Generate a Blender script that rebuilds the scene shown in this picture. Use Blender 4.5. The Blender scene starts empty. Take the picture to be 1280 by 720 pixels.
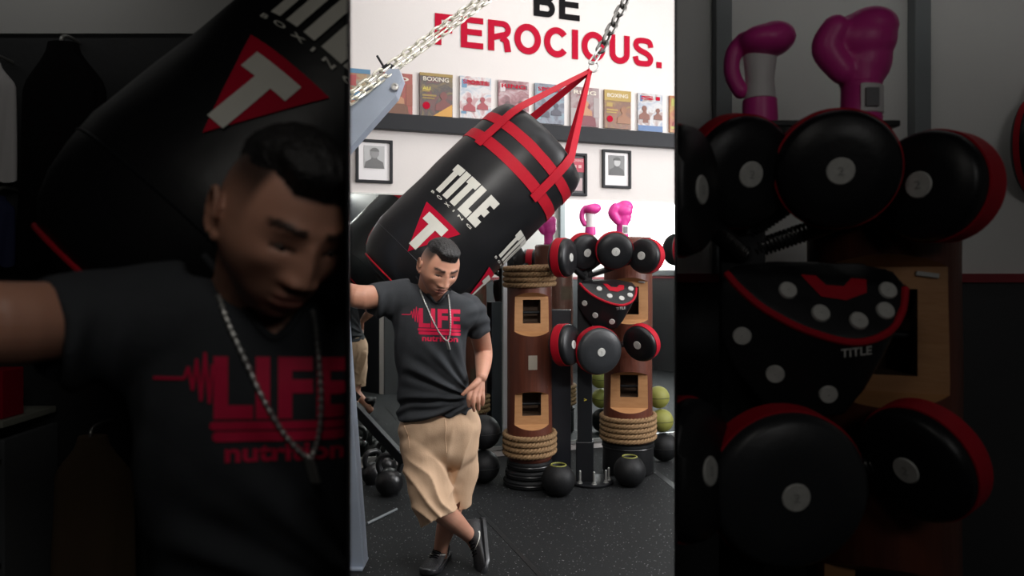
import bpy, bmesh, math, random
from mathutils import Vector, Matrix, noise
from mathutils.bvhtree import BVHTree
random.seed(7)
C = bpy.context.scene.collection
scn = bpy.context.scene
R = math.radians
PI = math.pi
F = 900.0            # focal length in pixels of a 1280x720 frame
CAM_H = 1.49
HOR = 342.0          # image row of the horizon

# ---------------------------------------------------------------- camera
cd = bpy.data.cameras.new('camera'); cam = bpy.data.objects.new('camera', cd); C.objects.link(cam)
cd.sensor_width = 36.0; cd.lens = 36.0 * F / 1280.0
cd.shift_y = -(360.0 - HOR) / 1280.0
cd.clip_start = 0.02
cam.location = (0, 0, CAM_H); cam.rotation_euler = (PI / 2, 0, 0)
cd.dof.use_dof = True; cd.dof.focus_distance = 4.0; cd.dof.aperture_fstop = 2.8
scn.camera = cam

# ---------------------------------------------------------------- world, lights, exposure
w = bpy.data.worlds.new('world'); scn.world = w; w.use_nodes = True
w.node_tree.nodes['Background'].inputs[0].default_value = (0.75, 0.85, 1, 1)
w.node_tree.nodes['Background'].inputs[1].default_value = 0.3
scn.view_settings.view_transform = 'Standard'; scn.view_settings.look = 'None'
scn.view_settings.gamma = 1.0; scn.view_settings.use_curve_mapping = False
scn.view_settings.exposure = 0.0

def area(name, loc, target, sx, sy, power, col=(1, 1, 1)):
    l = bpy.data.lights.new(name, 'AREA'); l.shape = 'RECTANGLE'; l.size = sx; l.size_y = sy
    l.energy = power; l.color = col
    o = bpy.data.objects.new(name, l); C.objects.link(o); o.location = loc
    d = Vector(target) - Vector(loc); o.rotation_euler = d.to_track_quat('-Z', 'Y').to_euler()
    return o
area('daylight_right_window', (4.97, 3.5, 2.5), (0, 3.9, 2.2), 2.3, 1.9, 260, (0.97, 0.98, 1.0))
area('front_fill', (0.9, 2.66, 3.55), (0.4, 6.2, 2.2), 5.0, 1.5, 92, (0.98, 0.98, 1.0))  # added soft fill from the front; the header wall has no window
area('overhead_fill', (1.0, 4.6, 4.5), (1.0, 4.6, 0), 3.0, 1.2, 36, (1.0, 0.97, 0.93))  # added fill from above for head and lettering, no fixture there
area('man_front_fill', (0.10, 1.95, 2.60), (-0.25, 3.7, 0.9), 0.6, 0.35, 44, (1.0, 0.97, 0.93))  # unseen light added to brighten the front of the man
area('left_booth_fill', (-0.30, 0.15, 2.5), (-0.7, 1.4, 1.2), 0.5, 0.5, 2.1, (1.0, 0.95, 0.88))  # added weak fill for the near man and bag
area('right_booth_wall_fill', (1.45, 2.12, 2.60), (1.45, 2.48, 1.75), 1.7, 0.06, 0.55, (1.0, 0.98, 0.95))  # added wash that lifts the booth wall more than the pads
area('left_booth_wall_fill', (-1.75, 2.15, 2.60), (-1.75, 2.48, 2.0), 1.0, 0.06, 0.22, (1.0, 0.98, 0.95))  # added wash for the pale strip of the left booth wall
area('right_booth_fill', (1.1, -1.2, 2.5), (1.1, 2.4, 1.6), 0.8, 0.5, 5.5, (1.0, 0.97, 0.94))  # added even fill from behind the camera for pads and gloves

# ---------------------------------------------------------------- placing helpers
def P(px, py, d):
    return Vector(((px - 640.0) * d / F, d, CAM_H - (py - HOR) * d / F))
S = 1280.0 / 405.0                      # how much closer the booths' things stand
def N(px, py, d):                       # the same spot of the layout, seen in a booth
    return P(640 + (px - 640) * S, 360 + (py - 360) * S, d)
WA = R(19)
W0 = Vector((-0.9, 5.6, 0)); WU = Vector((math.cos(WA), math.sin(WA), 0)); WN = Vector((math.sin(WA), -math.cos(WA), 0))
def wallpt(px, py, off=0.0):
    r = Vector(((px - 640) / F, 1, -(py - HOR) / F)); c0 = Vector((0, 0, CAM_H))
    t = (W0 + WN * off - c0).dot(WN) / r.dot(WN)
    return c0 + r * t

# ---------------------------------------------------------------- materials
def nodes(name):
    m = bpy.data.materials.new(name); m.use_nodes = True
    nt = m.node_tree; b = nt.nodes['Principled BSDF']
    return m, nt, b
def mat(name, col, rough=0.5, metal=0.0, var=0.0, scale=8.0, bump=0.0, bscale=None, col2=None, spec=0.5, stretch=(1, 1, 1), coat=0.0, sss=0.0):
    m, nt, b = nodes(name)
    b.inputs['Roughness'].default_value = rough; b.inputs['Metallic'].default_value = metal
    b.inputs['Specular IOR Level'].default_value = spec
    b.inputs['Coat Weight'].default_value = coat
    if sss:
        b.inputs['Subsurface Weight'].default_value = sss; b.inputs['Subsurface Radius'].default_value = (0.012, 0.005, 0.003)
        b.inputs['Subsurface Scale'].default_value = 0.5
    tc = nt.nodes.new('ShaderNodeTexCoord'); mp = nt.nodes.new('ShaderNodeMapping'); mp.inputs['Scale'].default_value = stretch
    nt.links.new(tc.outputs['Object'], mp.inputs[0])
    n = nt.nodes.new('ShaderNodeTexNoise'); n.inputs['Scale'].default_value = scale; n.inputs['Detail'].default_value = 4
    nt.links.new(mp.outputs[0], n.inputs['Vector'])
    c2 = col2 or tuple(max(0, c * (1 - var)) for c in col)
    mx = nt.nodes.new('ShaderNodeMix'); mx.data_type = 'RGBA'
    mx.inputs[6].default_value = (*col, 1); mx.inputs[7].default_value = (*c2, 1)
    nt.links.new(n.outputs['Fac'], mx.inputs[0]); nt.links.new(mx.outputs[2], b.inputs['Base Color'])
    if bump:
        n2 = nt.nodes.new('ShaderNodeTexNoise'); n2.inputs['Scale'].default_value = bscale or scale; n2.inputs['Detail'].default_value = 5
        nt.links.new(mp.outputs[0], n2.inputs['Vector'])
        bp = nt.nodes.new('ShaderNodeBump'); bp.inputs['Strength'].default_value = bump; bp.inputs['Distance'].default_value = 0.01
        nt.links.new(n2.outputs['Fac'], bp.inputs['Height']); nt.links.new(bp.outputs[0], b.inputs['Normal'])
    return m
M = {}
M['wall'] = mat('white_wall_paint', (0.66, 0.62, 0.595), 0.7, var=0.04, scale=2, bump=0.05, bscale=60)
M['wall_dim'] = mat('booth_wall_paint', (0.74, 0.74, 0.72), 0.7, var=0.08, scale=2, bump=0.05, bscale=60)
M['charcoal_wall'] = mat('charcoal_panel', (0.045, 0.047, 0.05), 0.6, var=0.3, scale=3, bump=0.1, bscale=40)
M['dark_paint'] = mat('dark_booth_paint', (0.03, 0.03, 0.032), 0.7, var=0.3, scale=3)
M['ceiling'] = mat('ceiling_paint', (0.7, 0.7, 0.69), 0.8, var=0.05, scale=3)
M['trimblack'] = mat('black_trim', (0.012, 0.013, 0.016), 0.5, var=0.2, spec=0.25)
M['redtrim'] = mat('red_trim', (0.25, 0.02, 0.03), 0.5, var=0.2)
M['greypaint'] = mat('grey_painted_steel', (0.20, 0.22, 0.23), 0.45, var=0.15, scale=5)
M['steelblue'] = mat('blue_grey_steel', (0.40, 0.46, 0.56), 0.42, metal=0.1, var=0.3, scale=5, bump=0.05, bscale=30)
M['letterred'] = mat('red_vinyl', (0.42, 0.004, 0.026), 0.7, var=0.05, spec=0.1)
M['letterblack'] = mat('black_vinyl', (0.007, 0.006, 0.007), 0.8, spec=0.1)
M['vinyl'] = mat('black_bag_vinyl', (0.0075, 0.0078, 0.0092), 0.42, var=0.3, scale=6, bump=0.12, bscale=14, spec=0.32)
M['padblack'] = mat('black_pad_leather', (0.008, 0.0085, 0.010), 0.40, var=0.3, scale=9, bump=0.08, bscale=40, spec=0.35)
M['padface'] = mat('charcoal_pad_face', (0.022, 0.024, 0.027), 0.42, var=0.25, scale=9, bump=0.08, bscale=40)
M['red'] = mat('red_webbing', (0.43, 0.0045, 0.018), 0.6, var=0.2, scale=30, bump=0.15, bscale=200, spec=0.2)
M['bagwhite'] = mat('off_white_print', (0.62, 0.61, 0.55), 0.5, var=0.1, scale=20)
M['emblem'] = mat('pale_emblem', (0.55, 0.55, 0.52), 0.4, var=0.35, scale=60)
M['chrome'] = mat('silver_chain', (0.74, 0.72, 0.62), 0.34, metal=0.6, var=0.2, scale=20)
M['chaindark'] = mat('dark_chain', (0.16, 0.155, 0.145), 0.4, metal=0.8, var=0.3, scale=20)
M['blackmetal'] = mat('black_powder_coat', (0.009, 0.010, 0.012), 0.45, var=0.2, spec=0.3)
M['rubber'] = mat('black_rubber', (0.009, 0.0095, 0.0105), 0.55, var=0.3, scale=20, bump=0.1, bscale=80, spec=0.3)
M['iron'] = mat('cast_iron', (0.012, 0.012, 0.013), 0.28, var=0.2, scale=20, bump=0.15, bscale=60)
M['yellow'] = mat('yellow_green_rubber', (0.27, 0.27, 0.055), 0.6, var=0.2, scale=10, bump=0.1, bscale=60)
M['log'] = mat('red_brown_log', (0.16, 0.042, 0.020), 0.42, scale=3, col2=(0.05, 0.014, 0.010), stretch=(9, 9, 0.7), bump=0.25, bscale=6)
M['barewood'] = mat('bare_wood', (0.50, 0.26, 0.11), 0.55, scale=4, col2=(0.34, 0.15, 0.055), stretch=(3, 3, 14), bump=0.12, bscale=8)
M['hole'] = mat('hole_wood', (0.10, 0.055, 0.03), 0.7, var=0.4)
M['rope'] = mat('manila_rope', (0.34, 0.21, 0.10), 0.8, scale=40, col2=(0.19, 0.11, 0.05), bump=0.4, bscale=160)
M['pink'] = mat('pink_glove_leather', (0.80, 0.05, 0.36), 0.42, var=0.3, scale=6, bump=0.08, bscale=30)
M['white'] = mat('white_cuff', (0.72, 0.70, 0.70), 0.5, var=0.08)
M['shirt'] = mat('charcoal_tshirt_cotton', (0.042, 0.046, 0.052), 0.85, var=0.22, scale=25, bump=0.12, bscale=220, spec=0.25)
M['shirtprint'] = mat('red_shirt_print', (0.80, 0.016, 0.085), 0.5, scale=45, col2=(0.58, 0.010, 0.055))
M['khaki'] = mat('khaki_cotton', (0.62, 0.43, 0.29), 0.85, scale=9, col2=(0.54, 0.36, 0.235), bump=0.1, bscale=180, spec=0.2)
M['hair'] = mat('black_hair', (0.008, 0.007, 0.007), 0.5, var=0.4, scale=60, bump=0.6, bscale=140)
M['shoe'] = mat('black_mesh_shoe', (0.012, 0.012, 0.014), 0.5, var=0.3, scale=30, bump=0.25, bscale=260)
M['sole'] = mat('dark_sole', (0.022, 0.023, 0.026), 0.3, var=0.3, scale=30)
M['silver'] = mat('silver_metal', (0.50, 0.50, 0.48), 0.38, metal=0.7, var=0.1)
M['framewhite'] = mat('white_mat_board', (0.74, 0.72, 0.72), 0.7, var=0.03)
M['eye'] = mat('eye_white', (0.12, 0.085, 0.07), 0.3)
M['iris'] = mat('dark_iris', (0.015, 0.008, 0.006), 0.2)
def flat(name, col, rough=0.45):
    if name not in M: M[name] = mat(name, col, rough, var=0.08, scale=30)
    return M[name]
def blotch(name, c1, c2, c3, scale=9.0):
    m, nt, b = nodes(name); tc = nt.nodes.new('ShaderNodeTexCoord')
    n = nt.nodes.new('ShaderNodeTexNoise'); n.inputs['Scale'].default_value = scale; n.inputs['Detail'].default_value = 3; n.inputs['Distortion'].default_value = 1.2
    nt.links.new(tc.outputs['Object'], n.inputs['Vector'])
    r = nt.nodes.new('ShaderNodeValToRGB'); e = r.color_ramp.elements
    e[0].position = 0.40; e[0].color = (*c3, 1); e[1].position = 0.62; e[1].color = (*c2, 1); k = e.new(0.5); k.color = (*c1, 1)
    nt.links.new(n.outputs['Fac'], r.inputs[0]); nt.links.new(r.outputs[0], b.inputs['Base Color']); b.inputs['Roughness'].default_value = 0.3
    return m
def mirror_mat():
    m, nt, b = nodes('mirror_glass')
    b.inputs['Base Color'].default_value = (0.74, 0.79, 0.77, 1); b.inputs['Metallic'].default_value = 1; b.inputs['Roughness'].default_value = 0.015
    return m
M['mirror'] = mirror_mat()
def floor_mat():
    m, nt, b = nodes('speckled_black_rubber')
    tc = nt.nodes.new('ShaderNodeTexCoord')
    v = nt.nodes.new('ShaderNodeTexVoronoi'); v.inputs['Scale'].default_value = 62
    nt.links.new(tc.outputs['Object'], v.inputs['Vector'])
    r = nt.nodes.new('ShaderNodeValToRGB'); r.color_ramp.elements[0].position = 0.10; r.color_ramp.elements[1].position = 0.20
    r.color_ramp.elements[0].color = (1, 1, 1, 1); r.color_ramp.elements[1].color = (0, 0, 0, 1)
    nt.links.new(v.outputs['Distance'], r.inputs[0])
    n = nt.nodes.new('ShaderNodeTexNoise'); n.inputs['Scale'].default_value = 30; nt.links.new(tc.outputs['Object'], n.inputs['Vector'])
    r2 = nt.nodes.new('ShaderNodeValToRGB'); r2.color_ramp.elements[0].position = 0.46; r2.color_ramp.elements[1].position = 0.62
    nt.links.new(n.outputs['Fac'], r2.inputs[0])
    mu = nt.nodes.new('ShaderNodeMath'); mu.operation = 'MULTIPLY'
    nt.links.new(r.outputs[0], mu.inputs[0]); nt.links.new(r2.outputs[0], mu.inputs[1])
    big = nt.nodes.new('ShaderNodeTexNoise'); big.inputs['Scale'].default_value = 1.6; big.inputs['Detail'].default_value = 6
    nt.links.new(tc.outputs['Object'], big.inputs['Vector'])
    mx0 = nt.nodes.new('ShaderNodeMix'); mx0.data_type = 'RGBA'
    mx0.inputs[6].default_value = (0.0065, 0.0072, 0.0078, 1); mx0.inputs[7].default_value = (0.015, 0.0165, 0.0175, 1)
    nt.links.new(big.outputs['Fac'], mx0.inputs[0])
    mx = nt.nodes.new('ShaderNodeMix'); mx.data_type = 'RGBA'; mx.inputs[7].default_value = (0.5, 0.51, 0.53, 1)
    nt.links.new(mu.outputs[0], mx.inputs[0]); nt.links.new(mx0.outputs[2], mx.inputs[6]); nt.links.new(mx.outputs[2], b.inputs['Base Color'])
    b.inputs['Roughness'].default_value = 0.7; b.inputs['Specular IOR Level'].default_value = 0.25
    bp = nt.nodes.new('ShaderNodeBump'); bp.inputs['Strength'].default_value = 0.25; bp.inputs['Distance'].default_value = 0.004
    n3 = nt.nodes.new('ShaderNodeTexNoise'); n3.inputs['Scale'].default_value = 160; nt.links.new(tc.outputs['Object'], n3.inputs['Vector'])
    nt.links.new(n3.outputs['Fac'], bp.inputs['Height']); nt.links.new(bp.outputs[0], b.inputs['Normal'])
    return m
M['floor'] = floor_mat()
def skin_mat():
    m, nt, b = nodes('skin')
    a = nt.nodes.new('ShaderNodeVertexColor'); a.layer_name = 'tone'
    n = nt.nodes.new('ShaderNodeTexNoise'); n.inputs['Scale'].default_value = 45; n.inputs['Detail'].default_value = 5
    tc = nt.nodes.new('ShaderNodeTexCoord'); nt.links.new(tc.outputs['Object'], n.inputs['Vector'])
    mx = nt.nodes.new('ShaderNodeMix'); mx.data_type = 'RGBA'; mx.blend_type = 'MULTIPLY'; mx.inputs[0].default_value = 0.25
    nt.links.new(a.outputs[0], mx.inputs[6]); nt.links.new(n.outputs['Color'], mx.inputs[7])
    nt.links.new(a.outputs[0], b.inputs['Base Color'])
    b.inputs['Roughness'].default_value = 0.46
    b.inputs['Subsurface Weight'].default_value = 0.12; b.inputs['Subsurface Radius'].default_value = (0.01, 0.004, 0.002); b.inputs['Subsurface Scale'].default_value = 0.6
    bp = nt.nodes.new('ShaderNodeBump'); bp.inputs['Strength'].default_value = 0.08; bp.inputs['Distance'].default_value = 0.003
    n2 = nt.nodes.new('ShaderNodeTexNoise'); n2.inputs['Scale'].default_value = 260; nt.links.new(tc.outputs['Object'], n2.inputs['Vector'])
    nt.links.new(n2.outputs['Fac'], bp.inputs['Height']); nt.links.new(bp.outputs[0], b.inputs['Normal'])
    return m
M['skin'] = skin_mat()

# ---------------------------------------------------------------- mesh helpers
def to_obj(name, bm, m, parent=None, smooth=True, angle=40):
    bmesh.ops.recalc_face_normals(bm, faces=bm.faces)
    if smooth:
        for f in bm.faces: f.smooth = True
        for e in bm.edges:
            if len(e.link_faces) == 2 and e.calc_face_angle(0) > R(angle): e.smooth = False
    me = bpy.data.meshes.new(name); bm.to_mesh(me); bm.free()
    if m: me.materials.append(m)
    return link(name, me, parent)
def link(name, me, parent=None):
    o = bpy.data.objects.new(name, me); C.objects.link(o)
    if parent:
        o.parent = parent
    return o
def wparent(o, root):                     # parent keeping the world coordinates the mesh was built in
    o.parent = root
    o.matrix_parent_inverse = root_matrix(root).inverted()
    return o
def root_matrix(r):
    m = Matrix.Translation(r.location) @ r.rotation_euler.to_matrix().to_4x4()
    if r.parent: return root_matrix(r.parent) @ r.matrix_parent_inverse @ m
    return m
def tag(o, label, cat, group=None, kind=None):
    if label: o['label'] = label
    if cat: o['category'] = cat
    if group: o['group'] = group
    if kind: o['kind'] = kind
    return o
def thing(name, label, cat, loc=(0, 0, 0), rotz=0.0, group=None):
    o = bpy.data.objects.new(name, None); C.objects.link(o); o.location = loc; o.rotation_euler = (0, 0, rotz)
    o.empty_display_size = 0.1
    return tag(o, label, cat, group)
def struct(name, bm, m):
    o = to_obj(name, bm, m, smooth=False); o['kind'] = 'structure'; return o
def BM(): return bmesh.new()
def box(bm, c, s, rot=None, bev=0.0, seg=2):
    mt = Matrix.Translation(c) @ (rot.to_4x4() if rot else Matrix()) @ Matrix.Diagonal((*s, 1))
    r = bmesh.ops.create_cube(bm, size=1, matrix=mt)
    if bev:
        es = set(e for v in r['verts'] for e in v.link_edges)
        bmesh.ops.bevel(bm, geom=list(es), offset=bev, segments=seg, affect='EDGES', profile=0.5)
    return bm
def frame_of(d):
    d = d.normalized(); a = Vector((0, 0, 1)) if abs(d.z) < 0.9 else Vector((1, 0, 0))
    u = d.cross(a).normalized(); v = d.cross(u).normalized()
    return u, v
def ring_loft(bm, rings, cap=True, closed=False):
    vs = [[bm.verts.new(p) for p in r] for r in rings]
    n = len(rings[0]); k = len(rings)
    for i in range(k if closed else k - 1):
        a, b = vs[i], vs[(i + 1) % k]
        for j in range(n):
            bm.faces.new((a[j], a[(j + 1) % n], b[(j + 1) % n], b[j]))
    if cap and not closed:
        bm.faces.new(list(reversed(vs[0]))); bm.faces.new(vs[-1])
    return vs
def tube(bm, pts, rad, n=12, closed=False, cap=True, round_ends=False):
    pts = [Vector(p) for p in pts]; k = len(pts)
    rs = rad if isinstance(rad, (list, tuple)) else [rad] * k
    tang = []
    for i in range(k):
        if closed: t = pts[(i + 1) % k] - pts[i - 1]
        else: t = pts[min(i + 1, k - 1)] - pts[max(i - 1, 0)]
        tang.append(t.normalized())
    u, v = frame_of(tang[0]); rings = []
    if round_ends and not closed:
        for a in (75, 50, 25):
            rings.append((pts[0] - tang[0] * rs[0] * math.sin(R(a)), rs[0] * math.cos(R(a)), u.copy(), v.copy()))
    for i in range(k):
        u = (u - tang[i] * u.dot(tang[i])).normalized(); v = tang[i].cross(u)
        rings.append((pts[i], rs[i], u.copy(), v.copy()))
    if round_ends and not closed:
        for a in (25, 50, 75):
            rings.append((pts[-1] + tang[-1] * rs[-1] * math.sin(R(a)), rs[-1] * math.cos(R(a)), u.copy(), v.copy()))
    ring_loft(bm, [[c + (uu * math.cos(2 * PI * j / n) + vv * math.sin(2 * PI * j / n)) * r for j in range(n)] for c, r, uu, vv in rings], cap, closed)
    return bm
def smoothpath(pts, n=6, closed=False):     # Catmull-Rom through tuples of any dimension
    pts = [Vector(p) for p in pts]; out = []; k = len(pts)
    rng = k if closed else k - 1
    for i in range(rng):
        if closed: p0, p1, p2, p3 = pts[i - 1], pts[i], pts[(i + 1) % k], pts[(i + 2) % k]
        else: p0, p1, p2, p3 = pts[max(i - 1, 0)], pts[i], pts[i + 1], pts[min(i + 2, k - 1)]
        for j in range(n):
            t = j / n
            out.append(0.5 * ((2 * p1) + (p2 - p0) * t + (2 * p0 - 5 * p1 + 4 * p2 - p3) * t * t + (3 * p1 - p0 - 3 * p2 + p3) * t ** 3))
    if not closed: out.append(pts[-1])
    return out
def limb(bm, pr, n=16, sub=5):              # pr = [(point, radius)], smooth tapering limb with round ends
    q = [(*p, r) for p, r in pr]
    sm = [Vector(x) for x in q]
    out = []
    k = len(sm)
    for i in range(k - 1):
        p0, p1, p2, p3 = sm[max(i - 1, 0)], sm[i], sm[i + 1], sm[min(i + 2, k - 1)]
        for j in range(sub):
            t = j / sub
            out.append(0.5 * ((2 * p1) + (p2 - p0) * t + (2 * p0 - 5 * p1 + 4 * p2 - p3) * t * t + (3 * p1 - p0 - 3 * p2 + p3) * t ** 3))
    out.append(sm[-1])
    tube(bm, [Vector(o[:3]) for o in out], [max(o[3], 0.002) for o in out], n, round_ends=True)
    return bm
def lathe(bm, prof, n=40, M4=None, cap=True):   # prof = [(r, z)] around local z
    rings = []
    for r, z in prof:
        ring = [Vector((r * math.cos(2 * PI * j / n), r * math.sin(2 * PI * j / n), z)) for j in range(n)]
        if M4: ring = [M4 @ p for p in ring]
        rings.append(ring)
    ring_loft(bm, rings, cap); return bm
def prism(bm, poly, y0, y1, M4=None):        # poly in local x,z, extruded along y
    a = [Vector((x, y0, z)) for x, z in poly]; b = [Vector((x, y1, z)) for x, z in poly]
    if M4: a = [M4 @ p for p in a]; b = [M4 @ p for p in b]
    va = [bm.verts.new(p) for p in a]; vb = [bm.verts.new(p) for p in b]
    bm.faces.new(va); bm.faces.new(list(reversed(vb)))
    n = len(poly)
    for i in range(n): bm.faces.new((va[i], vb[i], vb[(i + 1) % n], va[(i + 1) % n]))
    return bm
def ellipsoid(bm, c, s, rot=None, sub=3):
    mt = Matrix.Translation(c) @ (rot.to_4x4() if rot else Matrix()) @ Matrix.Diagonal((*s, 1))
    bmesh.ops.create_icosphere(bm, subdivisions=sub, radius=1, matrix=mt); return bm
def remesh(bm, vox, smooth_it=2, fac=0.5):
    bmesh.ops.recalc_face_normals(bm, faces=bm.faces)
    me = bpy.data.meshes.new('tmp'); bm.to_mesh(me); bm.free()
    o = bpy.data.objects.new('tmp', me); C.objects.link(o)
    md = o.modifiers.new('r', 'REMESH'); md.mode = 'VOXEL'; md.voxel_size = vox; md.adaptivity = 0
    if smooth_it:
        ms = o.modifiers.new('s', 'SMOOTH'); ms.factor = fac; ms.iterations = smooth_it
    dg = bpy.context.evaluated_depsgraph_get(); dg.update()
    out = bpy.data.meshes.new_from_object(o.evaluated_get(dg))
    bpy.data.objects.remove(o); bpy.data.meshes.remove(me)
    b2 = BM(); b2.from_mesh(out); bpy.data.meshes.remove(out)
    return b2
def boolean(bm, cutter, op='DIFFERENCE'):
    obs = []
    for b in (bm, cutter):
        bmesh.ops.recalc_face_normals(b, faces=b.faces)
        me = bpy.data.meshes.new('tmp'); b.to_mesh(me); b.free(); o = bpy.data.objects.new('tmp', me); C.objects.link(o); obs.append(o)
    md = obs[0].modifiers.new('b', 'BOOLEAN'); md.operation = op; md.object = obs[1]; md.solver = 'EXACT'
    dg = bpy.context.evaluated_depsgraph_get(); dg.update()
    out = bpy.data.meshes.new_from_object(obs[0].evaluated_get(dg))
    for o in obs: bpy.data.objects.remove(o)
    b2 = BM(); b2.from_mesh(out); bpy.data.meshes.remove(out); return b2
def text_bm(s, size=1.0, ext=0.0, off=0.0, shear=0.0, space=1.0):
    cu = bpy.data.curves.new('txt', 'FONT'); cu.body = s; cu.size = size; cu.extrude = ext; cu.offset = off; cu.shear = shear; cu.space_character = space
    cu.align_x = 'LEFT'; cu.resolution_u = 5
    o = bpy.data.objects.new('txt', cu); C.objects.link(o)
    dg = bpy.context.evaluated_depsgraph_get(); dg.update()
    me = bpy.data.meshes.new_from_object(o.evaluated_get(dg))
    bpy.data.objects.remove(o); b = BM(); b.from_mesh(me); bpy.data.meshes.remove(me); return b
def fit(bm, w, h, keep_y=True):             # scale flat text to w x h with the lower-left corner at 0,0
    xs = [v.co.x for v in bm.verts]; ys = [v.co.y for v in bm.verts]
    x0, x1, y0, y1 = min(xs), max(xs), min(ys), max(ys)
    for v in bm.verts: v.co.x = (v.co.x - x0) * w / (x1 - x0); v.co.y = (v.co.y - y0) * h / (y1 - y0)
    return bm
def refine(bm, L):
    bm.normal_update()
    bmesh.ops.triangulate(bm, faces=bm.faces)
    for _ in range(8):
        es = [e for e in bm.edges if e.calc_length() > L]
        if not es: break
        bmesh.ops.subdivide_edges(bm, edges=es, cuts=1)
        bmesh.ops.triangulate(bm, faces=bm.faces)
    return bm
def smooth01(x, a, b):
    t = max(0.0, min(1.0, (x - a) / (b - a))); return t * t * (3 - 2 * t)
def az(p): return -math.atan2(p.x, p.y)    # turn about z that faces a thing along the line of sight

# ---------------------------------------------------------------- setting
struct('floor', box(BM(), (0, 1.6, -0.05), (10.4, 10.6, 0.1)), M['floor'])
struct('ceiling', box(BM(), (0, 4.9, 4.75), (10.4, 4.9, 0.1)), M['ceiling'])
struct('ceiling_booths_blocker', box(BM(), (0, -0.4, 2.68), (10.4, 5.84, 0.08)), M['dark_paint'])  # added low roof out of view, holds gym light off the booths
rot19 = Matrix.Rotation(WA, 3, 'Z')
struct('wall_back', box(BM(), W0 + WU * 0.9 - WN * 0.06 + Vector((0, 0, 2.35)), (10.6, 0.12, 4.7), rot19), M['wall'])
struct('wall_right', box(BM(), (5.1, 2.0, 2.35), (0.12, 11.4, 4.7)), M['wall'])
struct('wainscot_right_wall', box(BM(), (5.03, 2.0, 0.71), (0.02, 11.0, 1.42)), M['charcoal_wall'])
struct('trim_11', box(BM(), (5.02, 2.0, 1.435), (0.03, 11.0, 0.035)), M['redtrim'])
bm = BM()
for y in (2.30, 4.70): box(bm, (5.01, y, 2.5), (0.06, 0.07, 2.07))
for z in (1.50, 3.50): box(bm, (5.01, 3.5, z), (0.06, 2.4, 0.07))
struct('window_1', bm, M['greypaint'])
struct('wall_left', box(BM(), (-5.1, 1.6, 2.35), (0.12, 9.6, 4.7)), M['wall'])
struct('wall_rear', box(BM(), (0, -3.2, 1.35), (10.3, 0.12, 2.7)), M['dark_paint'])
XL = (438 - 640) / F; XR = (843 - 640) / F
YF = 2.50
# gym-side front wall: white above a charcoal dado, either side of the opening; jambs splayed
def slab(xf, X, sgn, y0, y1, z0, z1):
    q = [(X * y0 + 0.003 * sgn, y0), (xf, y0), (xf, y1), (X * y1 + 0.003 * sgn, y1)]
    bm = BM(); lo = [bm.verts.new((x, y, z0)) for x, y in q]; hi = [bm.verts.new((x, y, z1)) for x, y in q]
    bm.faces.new(lo); bm.faces.new(hi)
    for k in range(4): bm.faces.new((lo[k], lo[(k + 1) % 4], hi[(k + 1) % 4], hi[k]))
    return bm
for side, xf, X, sg, n in (('left', -5.1, XL, -1, 1), ('right', 5.1, XR, 1, 2)):
    struct('wall_front_' + side, slab(xf, X, sg, YF, YF + 0.08, 0, 2.68), M['wall'])
    struct('wainscot_' + side, slab(xf, X, sg, YF + 0.08, YF + 0.096, 0, 1.40), M['charcoal_wall'])
    struct('trim_%d' % n, slab(xf, X, sg, YF + 0.08, YF + 0.104, 1.405, 1.44), M['redtrim'])
struct('wall_front_header', box(BM(), (0, YF + 0.04, 3.72), (10.2, 0.08, 2.0)), M['wall'])
# grey posts on the gym side of the front wall (seen in the mirror)
for i, x in enumerate((1.6, 2.55, 3.5)):
    struct('trim_%d' % (3 + i), box(BM(), (x, YF + 0.11, 2.0), (0.09, 0.05, 1.3)), M['greypaint'])
# thin dividers added to keep the gym light out of the booths
def divider(name, X, sgn):
    bm = BM(); t = 0.004 * sgn
    y0, y1 = (0.92 if sgn < 0 else 1.36), YF
    q = [(X * y0, y0), (X * y1, y1), (X * y1 + t, y1), (X * y0 + t, y0)]
    a = [bm.verts.new((x, y, 0)) for x, y in q]; b = [bm.verts.new((x, y, 2.64)) for x, y in q]
    bm.faces.new(a); bm.faces.new(b)
    for i in range(4): bm.faces.new((a[i], a[(i + 1) % 4], b[(i + 1) % 4], b[i]))
    struct(name, bm, M['trimblack'])
divider('wall_added_divider_left', XL, -1); divider('wall_added_divider_right', XR, 1)
# booth linings
bxl = XL * YF - 0.02; bxr = XR * YF + 0.02
struct('wall_booth_left', slab(-2.4, XL, -1, YF - 0.03, YF, 0, 2.64), M['charcoal_wall'])
struct('wall_booth_side_left', box(BM(), (-2.42, 1.2, 1.32), (0.04, 2.6, 2.64)), M['dark_paint'])
struct('wall_booth_right', slab(2.4, XR, 1, YF - 0.03, YF, 1.46, 2.64), M['wall_dim'])
struct('wainscot_booth_right', slab(2.4, XR, 1, YF - 0.04, YF, 0, 1.46), M['charcoal_wall'])
struct('trim_6', slab(2.4, XR, 1, YF - 0.055, YF - 0.03, 1.46, 1.49), M['redtrim'])
struct('wall_booth_side_right', box(BM(), (2.42, 1.2, 1.32), (0.04, 2.6, 2.64)), M['wall_dim'])
struct('floor_platform_left', box(BM(), (-1.49, 1.55, 0.022), (1.82, 1.85, 0.044)), M['rubber'])

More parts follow.
